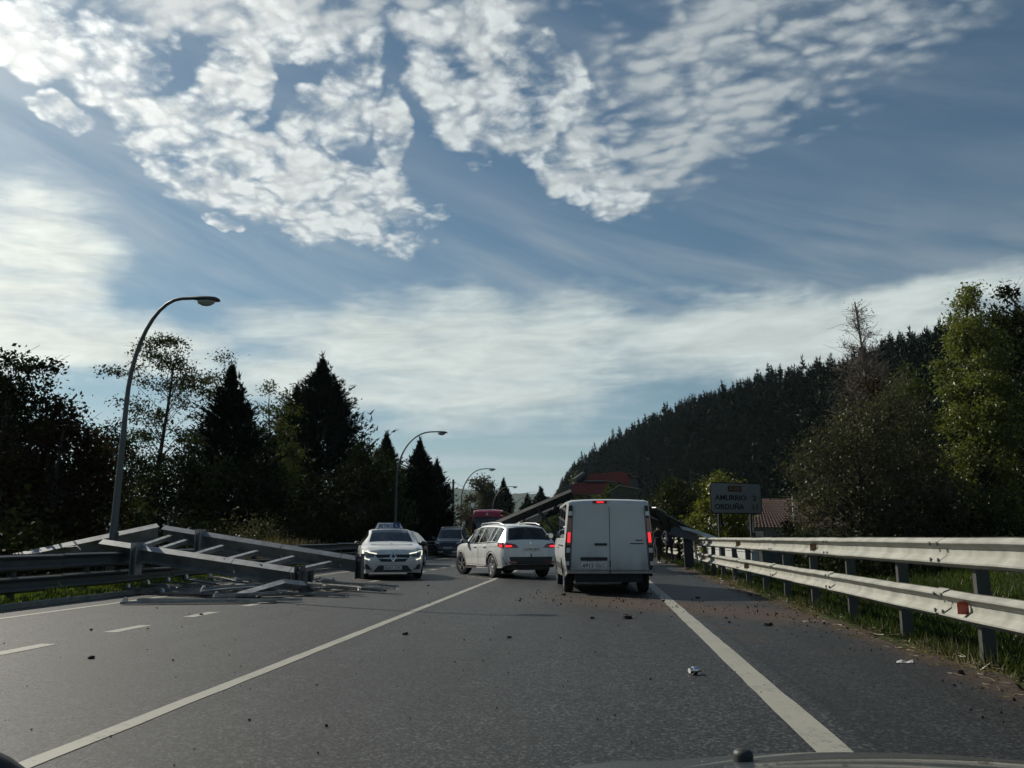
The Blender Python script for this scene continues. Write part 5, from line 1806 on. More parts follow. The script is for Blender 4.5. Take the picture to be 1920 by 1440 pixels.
# ---- red coach behind
bs = dict(top=[(-5.9, 3.05), (-5.8, 3.2), (-5.4, 3.28), (4.6, 3.30), (5.2, 3.26), (5.6, 3.10), (5.85, 2.75), (5.95, 2.3), (6.02, 1.3)],
          belt=[(-5.9, 1.55), (5.2, 1.55), (6.02, 1.1)], hw=[(-5.9, 1.2), (-5.6, 1.25), (5.2, 1.25), (5.7, 1.18), (5.9, 1.05), (6.02, .92)],
          hwr=[(-5.9, 1.05), (-5.6, 1.12), (5.0, 1.12), (5.6, 1.02), (5.9, 1.0), (6.02, .85)], bot=[(-5.9, .4), (0, .32), (6.02, .34)],
          wheels=[-3.2, 3.6], Ra=.56, rw=.5, wins=[(-5.3, -3.1), (-3.0, -.8), (-.7, 1.5), (1.6, 3.6), (3.7, 5.3)], screens=[], crown=.10, bulge=.12)
t = thing('red_coach', 'red touring coach facing us with domed roof and drooping mirror arms', 'bus', (-8.55, 68.2, 0), R(180 + 2))
s = Shell(bs); s.make(t, M_red, M_glassdark)
for x in (-1.06, 1.06):
    for y in (-3.2, 3.6): wheel(t, x, y, .5, .28, 8)
s.patch([(-.98, 1.15), (.98, 1.15), (.93, 2.62), (-.93, 2.62)], 'f', .02, 10, 8).build('windscreen', M_glassdark, t)
s.patch([(-.95, 2.64), (.95, 2.64), (.80, 2.72), (-.80, 2.72)], 'f', .03, 8, 2).build('sun_visor', M_plast, t)
s.strip([(-.10, 2.80), (-.02, 3.02), (.06, 2.80), (-.02, 2.90), (-.10, 2.80)], .04, 'f', .03).build('emblem', M_clear, t)
s.strip([(-.70, 3.02), (-.3, 3.16), (.3, 3.16), (.70, 3.02)], .05, 'f', .02).build('dome_trim', M_red, t)
s.patch([(-.98, .42), (.98, .42), (.98, 1.05), (-.98, 1.05)], 'f', .02, 8, 3).build('front_panel', M_greycar, t)
plate(t, s, 'f', 0, .55, .52, .12, '3380 GRB')
M_busw = mat('coach_white', (.55, .56, .57), .3, coat=.5)
s.patch([(-1.06, -5.5), (1.06, -5.5), (1.06, 4.3), (-1.06, 4.3)], 'T', .012, 8, 8).build('roof_panel', M_busw, t)
for sx in (-1, 1):
    MB().tube([(sx * .98, 5.75, 2.72), (sx * 1.15, 6.0, 2.78), (sx * 1.33, 6.15, 2.70), (sx * 1.42, 6.2, 2.45)], [.05, .05, .045, .04], 8).build('mirror_arm', M_red, t, smooth=60)
    b = MB(); b.box((sx * 1.42, 6.2, 2.15), (.20, .12, .55)); b.build('wing_mirror', M_plast, t)
    s.patch([(sx * .55, .62), (sx * .92, .66), (sx * .92, .88), (sx * .60, .82)], 'f', .04).build('headlight', M_headl, t)

# ---- flatbed lorry with a folded red loader crane, hidden behind the van up to its crane
t = thing('crane_lorry', 'flatbed lorry with a folded red loader crane rising above the white van', 'lorry', (.12, 30.6, 0), 0)
b = MB(); b.box((-.42, 3.0, .80), (.12, 8.4, .24)); b.box((.42, 3.0, .80), (.12, 8.4, .24))
for y in (-.8, 1.2, 3.2, 5.2): b.box((0, y, .80), (.74, .12, .18))
b.build('chassis', M_dark, t)
b = MB()
for k in range(9): b.box((-1.08 + .27 * k, 3.0, 1.00), (.262, 5.0, .06))
b.build('bed', M_dark, t)
for y in (.3, 1.55, 6.3):
    for x in (-.98, .98): wheel(t, x, y, .5, .40, 8)
cb = MB()
prof = [(5.7, .6), (7.75, .6), (7.85, 1.2), (7.75, 1.75), (7.45, 2.60), (7.2, 2.72), (5.75, 2.72), (5.7, 2.6)]
cb.prism(prof, 2.3, lambda p, d: (-1.15 + d, p[0], p[1]))
co = cb.build('cab', M_craner, t)
b = MB(); b.prism([(-.98, 1.80), (.98, 1.80), (.95, 2.52), (-.95, 2.52)], .03, lambda p, d: (p[0], 7.76 - (p[1] - 1.75) * .35 + d, p[1])); b.build('windscreen', M_glassdark, co)
for x in (-1.16, 1.16):
    b = MB(); b.box((x, 6.7, 2.1), (.02, 1.0, .7)); b.build('window', M_glassdark, co)
b = MB(); b.box((0, -1.18, .75), (2.4, .06, .16))
for x in (-.9, .9): b.box((x, -1.20, .62), (.3, .05, .14))
b.build('rear_bumper', M_dark, t)
# crane: column, inner boom, outer boom, cylinder, hose drum
b = MB(); b.box((.55, .2, 1.2), (.8, .7, .5)); b.tube([(.55, .2, 1.2), (.55, .2, 2.6)], [.24, .18], 12); b.build('crane_column', M_dark, t)
b = MB()
b.prism([(-1.50, 2.74), (-1.38, 2.84), (-.98, 3.10), (.22, 3.10), (-.02, 2.70), (-1.2, 2.70)], .34, lambda p, d: (p[0] + .02, -.62 + d, p[1] + .01)); b.build('lower_boom', M_craner, t)
b = MB()
b.prism([(-.66, 3.17), (-.48, 3.44), (.76, 3.53), (.92, 3.46), (1.18, 3.10), (1.06, 2.92), (.72, 3.16), (.30, 3.14)], .30, lambda p, d: (p[0], -.10 + d, p[1])); b.build('upper_boom', M_craner, t)
b = MB(); b.prism([(-1.62, 2.70), (-1.18, 3.06), (-1.05, 3.0), (-1.45, 2.66)], .42, lambda p, d: (p[0] + .02, -.66 + d, p[1])); b.build('boom_hinge', M_dark, t)
b = MB(); b.tube([(-.95, -.4, 3.16), (-.60, -.25, 3.42)], .13, 10); b.lathe([(-.2, 0), (-.2, .19), (.2, .19), (.2, 0)], 16, 'y', (-.74, -.05, 3.34)); b.build('hose_drum', M_dark, t)
b = MB(); b.lathe([(-.16, 0), (-.16, .20), (.16, .20), (.16, 0)], 16, 'y', (1.24, .05, 3.12)); b.tube([(1.2, .05, 3.1), (1.30, .05, 2.7)], .08, 8); b.build('knuckle', M_dark, t)
b = MB(); b.tube([(-.6, -.66, 3.135), (.1, -.66, 3.13)], .05, 8); b.tube([(.1, -.66, 3.13), (.5, -.66, 3.12)], .03, 8); b.build('hydraulic_cylinder', M_dark, t)
b = MB(); b.lathe([(0, 0), (0, .03), (.02, .035), (.035, 0)], 10, 'y', (-1.0, -.68, 3.09)); b.build('work_lamp', M_clear, t)
for k in range(3):
    b = MB(); b.tube([(1.0, -.12 - .02 * k, 3.3), (1.25 + .05 * k, -.16, 3.35), (1.38 + .03 * k, -.12, 3.1), (1.30, -.1, 2.75)], .02, 6); b.build('hose', M_plast, t)
# timber-sided box standing on the bed
t = thing('timber_box', 'gabled timber board box on the lorry bed under the red crane', 'crate', (.92, 29.72, 1.03), 0)
M_board = mat('weathered_boards', (.060, .070, .052), .9, 0, .35, 6.0)
xs_b = [-.48 + .107 * k for k in range(10)]
for k in range(9):
    x0, x1 = xs_b[k], xs_b[k + 1] - .008
    hh = lambda x: 1.76 + (.16 * (x + .48) / .30 if x < -.18 else .16 - .13 * (x + .18) / .66)
    b = MB(); b.prism([(x0, 0), (x1, 0), (x1, hh(x1)), (x0, hh(x0))], .022 + .006 * (k % 2), lambda p, d: (p[0], d, p[1])); b.build('board', M_board, t)
for pa, pb in (((-.62, 1.70), (-.18, 1.95)), ((-.18, 1.95), (.52, 1.83))):
    b = MB(); b.bar((pa[0], .25, pa[1]), (pb[0], .25, pb[1]), .62, .03, up=(0, 0, 1)); b.build('roof_board', mat('bare_wood', (.26, .22, .17), .8), t)
b = MB(); b.box((0, .30, .9), (.94, .5, 1.72)); b.build('load', M_board, t)

# ---- bonnet of the car we sit in
t = thing('own_car', 'dark grey bonnet of the observer car along the lower right edge', 'car', (.42, 0, 0), 0)
M_own = mat('own_car_paint', (.045, .050, .050), .35, .2, coat=.6)
rows = []
for k in range(13):
    v = k / 12
    y = 1.06 + 1.12 * v
    row = []
    for i in range(25):
        u = -1 + 2 * i / 24
        z = .907 - .30 * v ** 1.35 - .11 * abs(u) ** 2.0 - .10 * max(0, abs(u) - .80) ** 1.2 * 5 * .3
        z += .014 * math.exp(-((abs(u) - .55) / .08) ** 2)
        row.append((u * (.80 - .10 * v ** 2), y - .06 * u * u, z))
    rows.append(row)
b = MB(); b.grid(rows); b.grid([[(p[0], p[1], p[2] - .03) for p in r] for r in rows], flip=True)
b.build('bonnet', M_own, t, smooth=60)
b = MB(); b.lathe([(-.02, .013), (0, .0135), (.004, .0125), (.007, .008), (.008, 0)], 14, 'z', (-.235, 1.20, .886)); b.build('washer_nozzle', M_plast, t, smooth=60)
b = MB(); b.box((0, 1.0, .828), (1.55, .12, .05)); b.build('scuttle', M_plast, t)
for sx in (-1, 1):
    rows = []
    for k in range(11):
        y = .5 + 1.75 * k / 10
        d = abs(y - 1.35)
        bz = max(.25, .33 + math.sqrt(max(0, .37 ** 2 - d * d)) if d < .37 else .25)
        rows.append([(sx * (.82 - .12 * max(0, (y - 1.6) / .65) ** 2), y, bz + (.72 - .20 * max(0, (y - 1.1) / 1.15) ** 1.35 - bz) * f) for f in (0, .4, .8, 1.0)])
    MB().grid(rows).build('wing', M_own, t, smooth=60)
    wheel(t, sx * .72, 1.35, .33, .2)
b = MB(); b.box((0, 2.2, .38), (1.35, .12, .40)); b.build('bumper', M_own, t)
b = MB(); b.tube([(-1.10, .62, 1.06), (-1.035, .70, 1.0), (-.985, .76, .945), (-.95, .82, .88), (-.90, .92, .78)], [.022, .026, .030, .034, .04], 12)
b.build('pillar_foot', M_plast, t, smooth=60)

# ------------------------------------------------------------------ torn-down sign gantry
ROLL = 0.70


def ibeam(p, q, h, w, tf=.022, tw=.014, up=(0, 0, 1)):
    """I-section from p to q; the line is the middle of the top flange"""
    b = MB()
    up = tuple(Vector(up) + Vector((0.05, -ROLL, 0))) if up == (0, 0, 1) else up
    b.bar(p, q, w, tf, up, tf / 2)
    b.bar(p, q, tw, h - 2 * tf, up, h / 2)
    b.bar(p, q, w, tf, up, h - tf / 2)
    return b


def plate_with_bolts(b, c, w, h, nrm_axis='x', th=.02):
    b.box(c, (th, w, h) if nrm_axis == 'x' else (w, th, h))
    return b


fg = thing('fallen_gantry', 'fallen grey steel ladder frame of a sign gantry lying over the left guardrail', 'gantry frame', (-8.5, 18.5, 0))
o_ = Vector((-8.5, 18.5, 0))
lo = lambda p: tuple(Vector(p) - o_)
A0, A1 = lo((-10.72, 19.55, 1.47)), lo((-12.85, 17.3, .76))
B0, B1 = lo((-10.62, 19.6, 1.42)), lo((-5.74, 20.0, .665))
C0, C1 = lo((-10.95, 17.6, 1.09)), lo((-6.24, 17.4, .47))
lerp = lambda a, b, t: tuple(a[k] + (b[k] - a[k]) * t for k in range(3))
ibeam(A0, A1, .36, .20).build('leg_beam', M_steel, fg)
a_out = lerp(A0, A1, 1.0)
for nm, P0, P1, t0, t1 in (('far_beam', B0, B1, 0, .185), ('far_beam', B0, B1, .20, .60), ('far_beam', B0, B1, .603, .90), ('far_beam', B0, B1, .903, 1),
                           ('near_beam', C0, C1, 0, .175), ('near_beam', C0, C1, .20, .66), ('near_beam', C0, C1, .663, .94), ('near_beam', C0, C1, .943, 1)):
    ibeam(lerp(P0, P1, t0), lerp(P0, P1, t1), .36, .17).build(nm, M_steel, fg)
# bolted brackets that carried the sign faces, sticking up and down through the beams
for P0, P1, t_, up_, dn in ((B0, B1, .193, .10, .62), (C0, C1, .188, .09, .60), (C0, C1, .985, .11, .42), (B0, B1, .995, .12, .47)):
    c = Vector(lerp(P0, P1, t_))
    b = MB()
    b.box((c.x - .06, c.y - .02, c.z + (up_ - dn) / 2), (.02, .26, up_ + dn))
    b.box((c.x + .07, c.y - .02, c.z + (up_ - dn) / 2), (.02, .26, up_ + dn))
    b.box((c.x + .005, c.y, c.z + (up_ - dn) / 2 - .04), (.11, .014, up_ + dn - .08))
    b.build('bracket', M_dark if up_ > .1 else M_steel, fg)
for a, b_ in (((-10.04, 17.62, 1.0), (-10.35, 19.55, 1.24)), ((-9.6, 17.62, .94), (-9.95, 19.6, 1.14)), ((-8.78, 17.55, .82), (-9.05, 19.7, 1.01)),
              ((-8.01, 17.5, .72), (-8.2, 19.75, .88)), ((-7.18, 17.45, .61), (-7.32, 19.85, .75)), ((-6.35, 17.45, .53), (-6.42, 19.9, .62))):
    m_ = MB()
    m_.bar(lo(a), lo(b_), .085, .012, up=(.3, -.1, 1), drop=.006)
    m_.bar(lo(a), lo(b_), .012, .10, drop=.062)
    m_.build('rung', M_steel, fg)
# stub legs under the right-hand end
for p, q in (((-6.24, 17.42, .47), (-6.22, 17.40, .02)), ((-6.95, 19.9, .45), (-6.98, 19.95, .02))):
    m_ = MB(); m_.bar(lo(p), lo(q), .14, .16, up=(0, 1, 0)); m_.build('stub_leg', M_dark, fg)
m_ = MB()
m_.box(tuple(Vector(B1) + Vector((.035, .0, -.20))), (.03, .24, .40))
m_.build('end_plate', M_dark, fg)
m_ = MB(); m_.tube([lo((-12.0, 18.0, .95)), lo((-11.55, 17.7, .98)), lo((-11.4, 17.6, .90))], .012, 6); m_.build('loose_cable', M_plast, fg)

# a separate buckled beam under the near end
t = thing('buckled_beam', 'short buckled steel beam propped on the slat heap under the frame end', 'steel beam', (-6.5, 16.6, 0))
pts = [(-7.05, 15.75, .06), (-6.75, 16.2, .17), (-6.4, 16.75, .30), (-6.05, 17.05, .24), (-5.95, 17.3, .10)]
o2 = Vector((-6.5, 16.6, 0))
for i_ in range(4):
    m_ = ibeam(tuple(Vector(pts[i_]) - o2), tuple(Vector(pts[i_ + 1]) - o2), .15, .16, .012, .010); m_.build('beam_length', M_steel, t)

# aluminium slats of the sign face, fanned out over the road
def slat(p, q, w, label=None, lift=(0.02, .02), twist=0.0, tabs=True, group='fallen sign slats'):
    p, q = Vector((p[0], p[1], lift[0])), Vector((q[0], q[1], lift[1]))
    c = (p + q) / 2
    d = q - p
    L = d.length
    t = thing('sign_slat', label or 'dull aluminium sign slat among the fanned heap under the fallen frame', 'slat', c, math.atan2(d.y, d.x), group)
    t.rotation_euler = (twist, -math.asin(d.z / L), math.atan2(d.y, d.x))
    b = MB()
    bend = rr.uniform(-.012, .03)
    n = 6
    rows = []
    for k in range(n + 1):
        x = -L / 2 + L * k / n
        z = bend * math.sin(math.pi * k / n)
        rows.append([(x, -w / 2, z + .035), (x, -w / 2, z), (x, -w * .15, z + .012), (x, w * .15, z + .012), (x, w / 2, z), (x, w / 2, z + .035), (x, w / 2 + .004, z + .035), (x, w / 2 + .004, z - .004), (x, -w / 2 - .004, z - .004), (x, -w / 2 - .004, z + .035)])
    b.grid(rows)
    b.build('extrusion', M_alu, t)
    if tabs:
        b = MB(); b.prism([(-.05, 0), (.05, 0), (.03, .07), (-.01, .085)], .05, lambda p_, d_: (-L / 2 + .06 + p_[0], -.025 + d_, .03 + p_[1])); b.build('end_cap', M_rim, t)
    return t


slat((-8.44, 14.35), (-5.85, 15.0), .16, 'longest slat, lying nearest the camera along the dashed line', (.02, .03))
slat((-8.36, 14.75), (-5.5, 15.35), .13, 'slat lying right behind the longest nearest slat', (.05, .03), tabs=False)
slat((-10.05, 17.2), (-6.6, 16.3), .17, 'leftmost long slat with white end cap by the grass edge', (.10, .05))
slat((-10.0, 17.9), (-9.1, 17.65), .15, None, (.14, .10), .1)
slat((-9.9, 18.6), (-8.7, 18.1), .16, None, (.16, .10), -.1)
slat((-9.75, 19.2), (-8.4, 18.4), .16, None, (.20, .12), .15)
slat((-9.5, 19.9), (-8.2, 18.9), .15, None, (.22, .12))
slat((-8.9, 18.9), (-6.7, 16.9), .17, None, (.12, .09), .1)
slat((-8.9, 20.0), (-6.85, 17.8), .17, None, (.10, .12))
slat((-8.4, 20.3), (-6.5, 18.4), .17, None, (.08, .14), -.15)
slat((-9.0, 16.7), (-6.5, 15.75), .15, 'slat crossing the dashed lane marks behind the two nearest slats', (.03, .06))
slat((-8.0, 17.0), (-6.2, 16.2), .16, None, (.06, .11), .12)
slat((-6.53, 18.8), (-4.62, 17.95), .17, 'rightmost slat pointing out towards the white hatchback', (.10, .03))
slat((-6.6, 19.5), (-5.4, 19.0), .15, None, (.15, .08), .2)
slat((-6.3, 16.85), (-5.0, 16.55), .14, 'thin dark slat right of the buckled beam', (.03, .02), tabs=False)
slat((-7.4, 21.0), (-7.1, 19.2), .16, None, (.12, .22), .1)
slat((-6.6, 20.6), (-6.4, 18.8), .16, None, (.10, .20), -.2)
slat((-7.0, 20.6), (-5.2, 20.3), .16, 'slat on the road in front of the left wheel of the white hatchback', (.05, .03))
slat((-7.9, 16.2), (-6.7, 17.3), .16, None, (.12, .16), .3)
slat((-7.7, 18.2), (-6.0, 17.7), .17, None, (.20, .12), -.1)
slat((-9.2, 17.3), (-7.4, 16.6), .15, None, (.07, .10))
slat((-7.3, 15.5), (-6.1, 16.2), .14, None, (.05, .09), .2)

for q_ in range(9):
    x0 = -8.6 + q_ * .34
    slat((x0, 18.4 + .25 * (q_ % 3)), (x0 + 1.7 + .2 * (q_ % 2), 16.9 + .5 * ((q_ * 2) % 3)), .09, 'narrow dull metal lath crossing the slat heap under the fallen frame', (.10 + .03 * (q_ % 4), .16 - .03 * (q_ % 3)), .25 - .1 * (q_ % 5), tabs=False, group='narrow laths in the slat heap')

# ------------------------------------------------------------------ gantry span leaning on the lorry
cg = thing('gantry_span', 'long dark gantry beam leaning up to the red crane behind the white car and van', 'gantry beam', (-2.5, 29.3, 0))
o3 = Vector((-2.5, 29.3, 0))
l3 = lambda p: tuple(Vector(p) - o3)
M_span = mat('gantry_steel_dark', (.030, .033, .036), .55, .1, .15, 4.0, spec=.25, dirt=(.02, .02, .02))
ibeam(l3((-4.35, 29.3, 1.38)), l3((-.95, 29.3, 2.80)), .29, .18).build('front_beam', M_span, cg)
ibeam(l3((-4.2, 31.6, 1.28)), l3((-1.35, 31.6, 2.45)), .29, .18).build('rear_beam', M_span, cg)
for k in range(5):
    f = .12 + .19 * k
    a, b_ = Vector((-4.35, 29.35, 1.30)).lerp(Vector((-.95, 29.35, 2.70)), f), Vector((-4.2, 31.5, 1.2)).lerp(Vector((-1.35, 31.5, 2.35)), f)
    m_ = MB(); m_.bar(l3(a), l3(b_), .10, .10); m_.build('rung', M_span, cg)
for x0, z0, x1, z1 in ((-2.15, 2.20, -1.30, 1.05), (-4.15, 1.40, -3.75, .02)):
    m_ = MB(); m_.bar(l3((x0, 29.42, z0)), l3((x1, 29.5, z1)), .10, .14, up=(0, 1, 0)); m_.build('strut', M_span, cg)
for k in range(4):
    m_ = MB(); m_.bar(l3((-3.0 + .10 * k, 30.2 + .2 * k, 1.42 + .12 * k)), l3((-2.05 + .10 * k, 30.25 + .2 * k, 1.82 + .12 * k)), .16, .03); m_.build('sign_slat', M_alu, cg)
m_ = MB(); m_.bar(l3((-3.3, 29.5, 1.25)), l3((-1.5, 29.55, 1.1)), .02, .5, up=(0, 0, 1)); m_.build('sign_panel', M_span, cg)

rg = thing('gantry_wreck', 'crumpled dark gantry end sagging from behind the van down onto the right guardrail', 'gantry wreck', (3.0, 32.4, 0))
o4 = Vector((3.0, 32.4, 0))
l4 = lambda p: tuple(Vector(p) - o4)
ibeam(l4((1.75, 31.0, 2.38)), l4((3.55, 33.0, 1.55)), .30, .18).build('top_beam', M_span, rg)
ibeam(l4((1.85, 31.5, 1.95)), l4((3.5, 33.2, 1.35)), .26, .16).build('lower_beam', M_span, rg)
m_ = MB(); m_.bar(l4((2.0, 30.9, 2.25)), l4((2.42, 31.2, 2.06)), .24, .03); m_.build('bright_plate', M_alu, rg)
for f in (.2, .5, .8):
    a = Vector((1.75, 31.0, 2.2)).lerp(Vector((3.55, 33.0, 1.4)), f); b_ = Vector((1.85, 31.5, 1.9)).lerp(Vector((3.5, 33.2, 1.3)), f + .12)
    m_ = MB(); m_.bar(l4(a), l4(b_), .08, .10); m_.build('rung', M_span, rg)
# hanging column and torn panel edge-on
m_ = MB(); m_.bar(l4((3.38, 33.1, 1.55)), l4((3.42, 33.0, .05)), .34, .30, up=(0, 1, 0)); m_.build('column', M_span, rg)
m_ = MB(); m_.bar(l4((3.62, 33.3, 1.30)), l4((3.78, 33.6, .35)), .03, .55, up=(0, 1, 0)); m_.build('torn_panel', M_span, rg)
# pale bent sheet draped over the rail end
rows = []
for k in range(9):
    u = k / 8
    x = 3.02 + 1.35 * u
    z = 1.62 - .40 * u ** 1.2
    rows.append([(x, 32.5 + .2 * u, z), (x + .05, 32.44 + .2 * u, z - .05 - .02 * math.sin(5 * u)), (x + .10, 32.40 + .2 * u, z - .12 - .16 * max(0, u - .35)), (x + .13, 32.42 + .2 * u, z - .16 - .30 * max(0, u - .35))])
m_ = MB().grid([[l4(p) for p in r] for r in rows]).grid([[l4((p[0] + .004, p[1] + .012, p[2] - .006)) for p in r] for r in rows], flip=True)
m_.build('bent_sheet', mat('sheet_pale', (.46, .50, .49), .35, .4, .08), rg, smooth=40)
m_ = MB(); m_.bar(l4((2.7, 32.3, 1.46)), l4((3.72, 32.75, 1.18)), .03, .34, up=(0, 0, 1)); m_.build('dark_sheet', mat('sheet_dark', (.025, .032, .05), .4, .2), rg)

# ------------------------------------------------------------------ people
def person(label, loc, rz, h, coat, trousers, hair, stride=.10, arms='down', seed=0):
    """one skinned body from pelvis to fingertips, with hair, jacket hem and shoes as its own parts"""
    k = h / 1.75
    t = thing('person', label, 'person', loc, rz)
    V, E, Rd = [], [], []
    def v(p, r, par=None):
        V.append((p[0] * k, p[1] * k, p[2] * k)); Rd.append((r[0] * k, r[1] * k) if isinstance(r, tuple) else (r * k, r * k))
        if par is not None: E.append((par, len(V) - 1))
        return len(V) - 1
    pel = v((0, 0, .95), (.165, .12))
    wst = v((0, .0, 1.10), (.155, .115), pel)
    cst = v((0, .01, 1.32), (.19, .13), wst)
    sho = v((0, 0, 1.44), (.14, .10), cst)
    nk = v((0, .012, 1.51), .058, sho)
    hd0 = v((0, .03, 1.58), (.070, .085), nk)
    hd1 = v((0, .03, 1.67), (.078, .098), hd0)
    v((0, .02, 1.735), (.045, .055), hd1)
    nose = v((0, .118, 1.63), .014, hd0)
    for sx in (-1, 1):
        hip = v((sx * .09, 0, .88), (.095, .10), pel)
        st = stride * sx
        kn = v((sx * .11, .03 + st, .50), .062, hip)
        an = v((sx * .12, -.02 + st * 1.4, .10), .043, kn)
        v((sx * .125, .16 + st * 1.4, .035), .036, an)
        s0 = v((sx * .175, 0, 1.40), .068, sho)
        if arms == 'hips' and sx > 0:
            e0 = v((sx * .36, -.06, 1.16), .047, s0); w0 = v((sx * .22, .12, 1.02), .034, e0); dr = Vector((-.75, .3, -.35))
        elif arms == 'front':
            e0 = v((sx * .235, .02, 1.13), .048, s0); w0 = v((sx * .14, .22, 1.12), .034, e0); dr = Vector((-sx * .7, .5, .1))
        else:
            e0 = v((sx * .235, -.03, 1.13), .048, s0); w0 = v((sx * .245, .05, .89), .034, e0); dr = Vector((0, .18, -1))
        dr.normalize()
        V0 = Vector(V[w0]) / k
        sd_ = dr.cross(Vector((0, 1, .2))).normalized()
        pm_ = v(V0 + dr * .07, (.034, .020), w0)
        P_ = Vector(V[pm_]) / k
        for f, (off, ln) in enumerate(((-.030, .070), (-.010, .082), (.011, .077), (.030, .060))):
            a = v(P_ + dr * .035 + sd_ * off, .0095, pm_)
            Pa = Vector(V[a]) / k
            v(Pa + dr * ln + Vector((0, .012, 0)), .0075, a)
        th_ = v(V0 + dr * .045 + sd_ * -.042 + Vector((0, .018, 0)), .010, w0)
        v(V0 + dr * .085 + sd_ * -.058 + Vector((0, .030, 0)), .008, th_)
    me = bpy.data.meshes.new('body')
    me.from_pydata(V, E, [])
    o = bpy.data.objects.new('body', me)
    COL.objects.link(o)
    md = o.modifiers.new('s', 'SKIN')
    md.use_smooth_shade = True
    for i, r in enumerate(Rd):
        me.skin_vertices[0].data[i].radius = r
    me.skin_vertices[0].data[0].use_root = True
    sb = o.modifiers.new('d', 'SUBSURF'); sb.levels = 1; sb.render_levels = 1
    bpy.context.view_layer.update()
    m2 = bpy.data.meshes.new_from_object(o.evaluated_get(bpy.context.evaluated_depsgraph_get()))
    bpy.data.objects.remove(o)
    m2.name = 'body'
    m2.materials.clear()
    skin = mat('skin', (.30, .19, .14), .6)
    for x in (trousers, coat, skin): m2.materials.append(x)
    for p in m2.polygons:
        c = p.center / k
        p.use_smooth = True
        if c.z > 1.50: p.material_index = 2
        elif c.z > .90 and (abs(c.x) < .20 or c.z > .93): p.material_index = 1
        elif abs(c.x) > .185: p.material_index = 2 if c.z < .90 else 1
        else: p.material_index = 0
    ob = bpy.data.objects.new('body', m2); COL.objects.link(ob); ob.parent = t
    b = MB()
    rows = []
    for z, rx, ry in ((1.66, .083, .100), (1.70, .080, .095), (1.745, .055, .065), (1.765, .012, .014)):
        rows.append([(rx * math.cos(a) * k, (.022 + ry * math.sin(a) * (.86 if math.sin(a) > 0 else 1)) * k, z * k) for a in np.linspace(0, 2 * math.pi, 15)])
    rows.insert(0, [(.082 * math.cos(a) * k, (.015 + min(.03, .10 * math.sin(a))) * k, 1.57 * k) for a in np.linspace(0, 2 * math.pi, 15)])
    b.grid(rows).build('hair', hair, t, smooth=80)
    b = MB()
    b.grid([[(rx * math.cos(a) * k, ry * math.sin(a) * k, z * k) for a in np.linspace(0, 2 * math.pi, 19)] for z, rx, ry in ((.82, .200, .155), (.95, .190, .145), (1.10, .178, .135), (1.12, .165, .120))]).build('jacket_hem', coat, t, smooth=80)
    for sx in (-1, 1):
        st = stride * sx
        b = MB()
        rows = []
        for u, w, hh in ((-.06, .030, .06), (0, .042, .085), (.08, .046, .07), (.16, .046, .05), (.22, .030, .03)):
            rows.append([((sx * .122 + w * math.cos(a)) * k, (-.03 + u + st * 1.4) * k, (max(0, hh * math.sin(a)) + .0) * k) for a in np.linspace(0, 2 * math.pi, 11)])
        b.grid(rows).build('shoe', M_ink, t, smooth=60)
    return t


M_coat1 = mat('cloth_black', (.012, .013, .015), .9)
M_coat2 = mat('cloth_navy', (.014, .018, .028), .9)
M_jean = mat('cloth_dark_trousers', (.013, .014, .017), .9)
M_hair = mat('hair_dark', (.015, .012, .010), .7)
person('person in dark clothes standing with legs apart just right of the white van', (2.80, 40.6, 0), R(200), 1.78, M_coat1, M_jean, M_hair, .13, 'front')
person('person in long dark coat standing against the broken end of the right guardrail', (3.22, 39.6, 0), R(150), 1.80, M_coat2, M_coat1, M_hair, .04, 'hips')

# ------------------------------------------------------------------ litter on the asphalt
M_soil = mat('earth_lump', (.036, .023, .016), .95, 0, .3, 20, bump=.6, bscale=60)


def lump(x, y, r_, label, seed, m=None, flat=.6, name='earth_lump', cat='earth lump', group='lumps of earth on the road'):
    rs = random.Random(seed)
    r = r_ * .75
    bm = bmesh.new()
    bmesh.ops.create_icosphere(bm, subdivisions=2, radius=r)
    for v in bm.verts:
        n = v.co.normalized()
        v.co *= 1 + .28 * math.sin(n.x * 5 + seed) * math.sin(n.y * 6 + seed * 2) + rs.uniform(-.16, .16)
        v.co.z = max(v.co.z * flat, -r * .45)
        v.co.x *= 1.25
    me = bpy.data.meshes.new(name); bm.to_mesh(me); bm.free()
    o = link(name, me, m or M_soil)
    o.location = (x, y, r * .42); o.rotation_euler = (0, 0, rs.uniform(0, 6))
    return tag(o, label, cat, group)


lump(.38, 12.7, .085, 'biggest dark clod of earth on the lane behind the van', 1)
lump(-.13, 12.64, .050, 'dark clod of earth left of the biggest clod behind the van', 2)
lump(-2.39, 10.36, .042, 'lone dark lump beside the solid lane line', 3)
lump(-1.08, 10.16, .032, 'small lump on the asphalt in the middle of the near lane', 4)
lump(-4.99, 8.03, .040, 'dark lump on the left lane nearest the camera', 5)
lump(-6.1, 12.6, .035, 'tiny dark lump beside a dashed lane mark', 6)
lump(-.75, 17.6, .07, 'earth lump by the left rear wheel of the van', 7)
lump(-1.5, 15.9, .04, 'flat earth lump left of the van, on the lane', 8)
lump(2.25, 11.9, .065, 'earth lump on the shoulder in the brown soil smear', 9)
lump(1.9, 17.0, .05, 'earth lump in the shadow of the van on the shoulder', 10)
lump(-4.2, 20.6, .05, 'dark lump in front of the white hatchback', 11)
t = thing('metal_fitting', 'small shiny metal fitting lying on the near lane left of the edge line', 'metal part', (.80, 7.66, .035), .5)
b = MB(); b.lathe([(-.05, 0), (-.05, .022), (-.02, .024), (-.015, .034), (.02, .034), (.025, .018), (.055, .016), (.06, 0)], 14, 'x'); b.build('barrel', M_chrome, t, smooth=40)
b = MB(); b.tube([(.05, 0, 0), (.09, .03, -.015)], .008, 6); b.build('stem', M_dark, t)
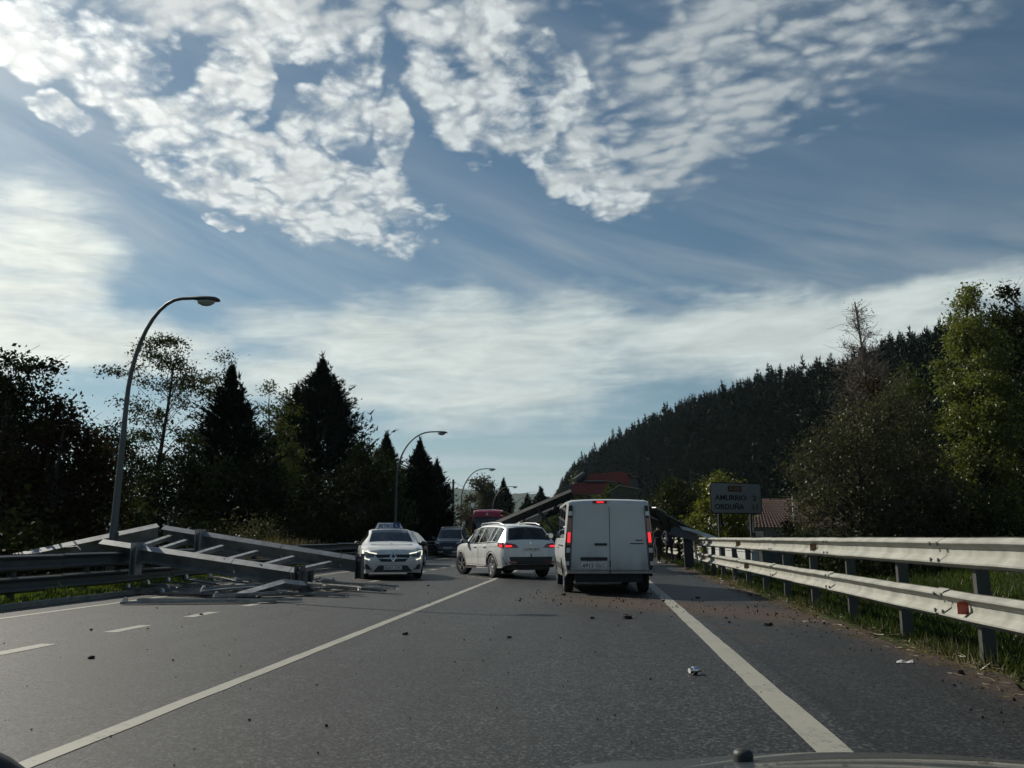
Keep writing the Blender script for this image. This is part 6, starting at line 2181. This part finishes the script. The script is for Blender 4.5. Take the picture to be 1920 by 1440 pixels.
t = thing('litter', 'small crumpled white scrap on the right shoulder', 'litter', (2.83, 8.56, .0))
b = MB(); b.grid([[(.05 * (i - 1) + .01 * j, .03 * (j - 1), .006 + .018 * ((i * j) % 2)) for i in range(4)] for j in range(4)]); b.build('scrap', M_platew, t)
# crumbs of earth, gravel and dry straw: one lot
RN = np.random.default_rng(301)
n = 1200
u = RN.uniform(0, 1, n)
x = -1.6 + 5.4 * u
y = 16.3 - .95 * x + RN.normal(size=n) * (1.0 + .4 * u)
e = RN.uniform(0, 1, n) < .40
x[e] = 3.35 + RN.normal(size=e.sum()) * .28 - .25
y[e] = 4.5 + 25 * RN.uniform(0, 1, e.sum()) ** 1.3
C = np.stack([x, y, np.full(n, .012)], axis=1)
r = .0065 * np.exp(RN.normal(size=n) * .6)
T = np.array([[1, 1, 1], [-1, -1, 1], [-1, 1, -1], [1, -1, -1]]) * .6
fs = [(0, 1, 2), (0, 3, 1), (0, 2, 3), (1, 3, 2)]
J = T[None] * r[:, None, None] * (1 + .4 * RN.normal(size=(n, 4, 3))) + C[:, None]
J[:, :, 2] = np.maximum(J[:, :, 2], .001)
tri = np.stack([J[:, list(f)] for f in fs], axis=1).reshape(-1, 3)
tag(link('earth_crumbs', np_mesh('earth_crumbs', tri, 3), M_soil), kind='stuff')
n = 1500
x = 3.28 + RN.normal(size=n) * .16
y = 5 + 22 * RN.uniform(0, 1, n) ** 1.2
C = np.stack([x, y, RN.uniform(.006, .03, n)], axis=1)
Dn = unit(np.stack([RN.normal(size=n), RN.normal(size=n) * 1.6, RN.normal(size=n) * .12], axis=1))
tag(link('straw', np_mesh('straw', blades(C, Dn, RN.uniform(.05, .20, n), np.full(n, .009)), 3), L_dry), kind='stuff')
n = 900
C = np.stack([RN.uniform(-9.5, 3.2, n), 4 + 40 * RN.uniform(0, 1, n) ** 1.4, np.full(n, .006)], axis=1)
r = .006 * np.exp(RN.normal(size=n) * .5)
J = T[None] * r[:, None, None] + C[:, None]
tri = np.stack([J[:, list(f)] for f in fs], axis=1).reshape(-1, 3)
tag(link('loose_chippings', np_mesh('loose_chippings', tri, 3), M_soil), kind='stuff')

# ------------------------------------------------------------------ air between here and the far hills
hz_ = MB()
hz_.box((0, 1580, 149), (6040, 4060, 302))
hm = bpy.data.materials.new('haze')
hm.use_nodes = True
ht = hm.node_tree
ht.nodes.clear()
pv = ht.nodes.new('ShaderNodeVolumePrincipled')
pv.inputs['Color'].default_value = (0.62, 0.76, 0.95, 1)
pv.inputs['Density'].default_value = HAZE
pv.inputs['Anisotropy'].default_value = 0.2
ho = ht.nodes.new('ShaderNodeOutputMaterial')
ht.links.new(pv.outputs[0], ho.inputs['Volume'])
hb_ = hz_.build('haze', hm)
tag(hb_, kind='stuff')
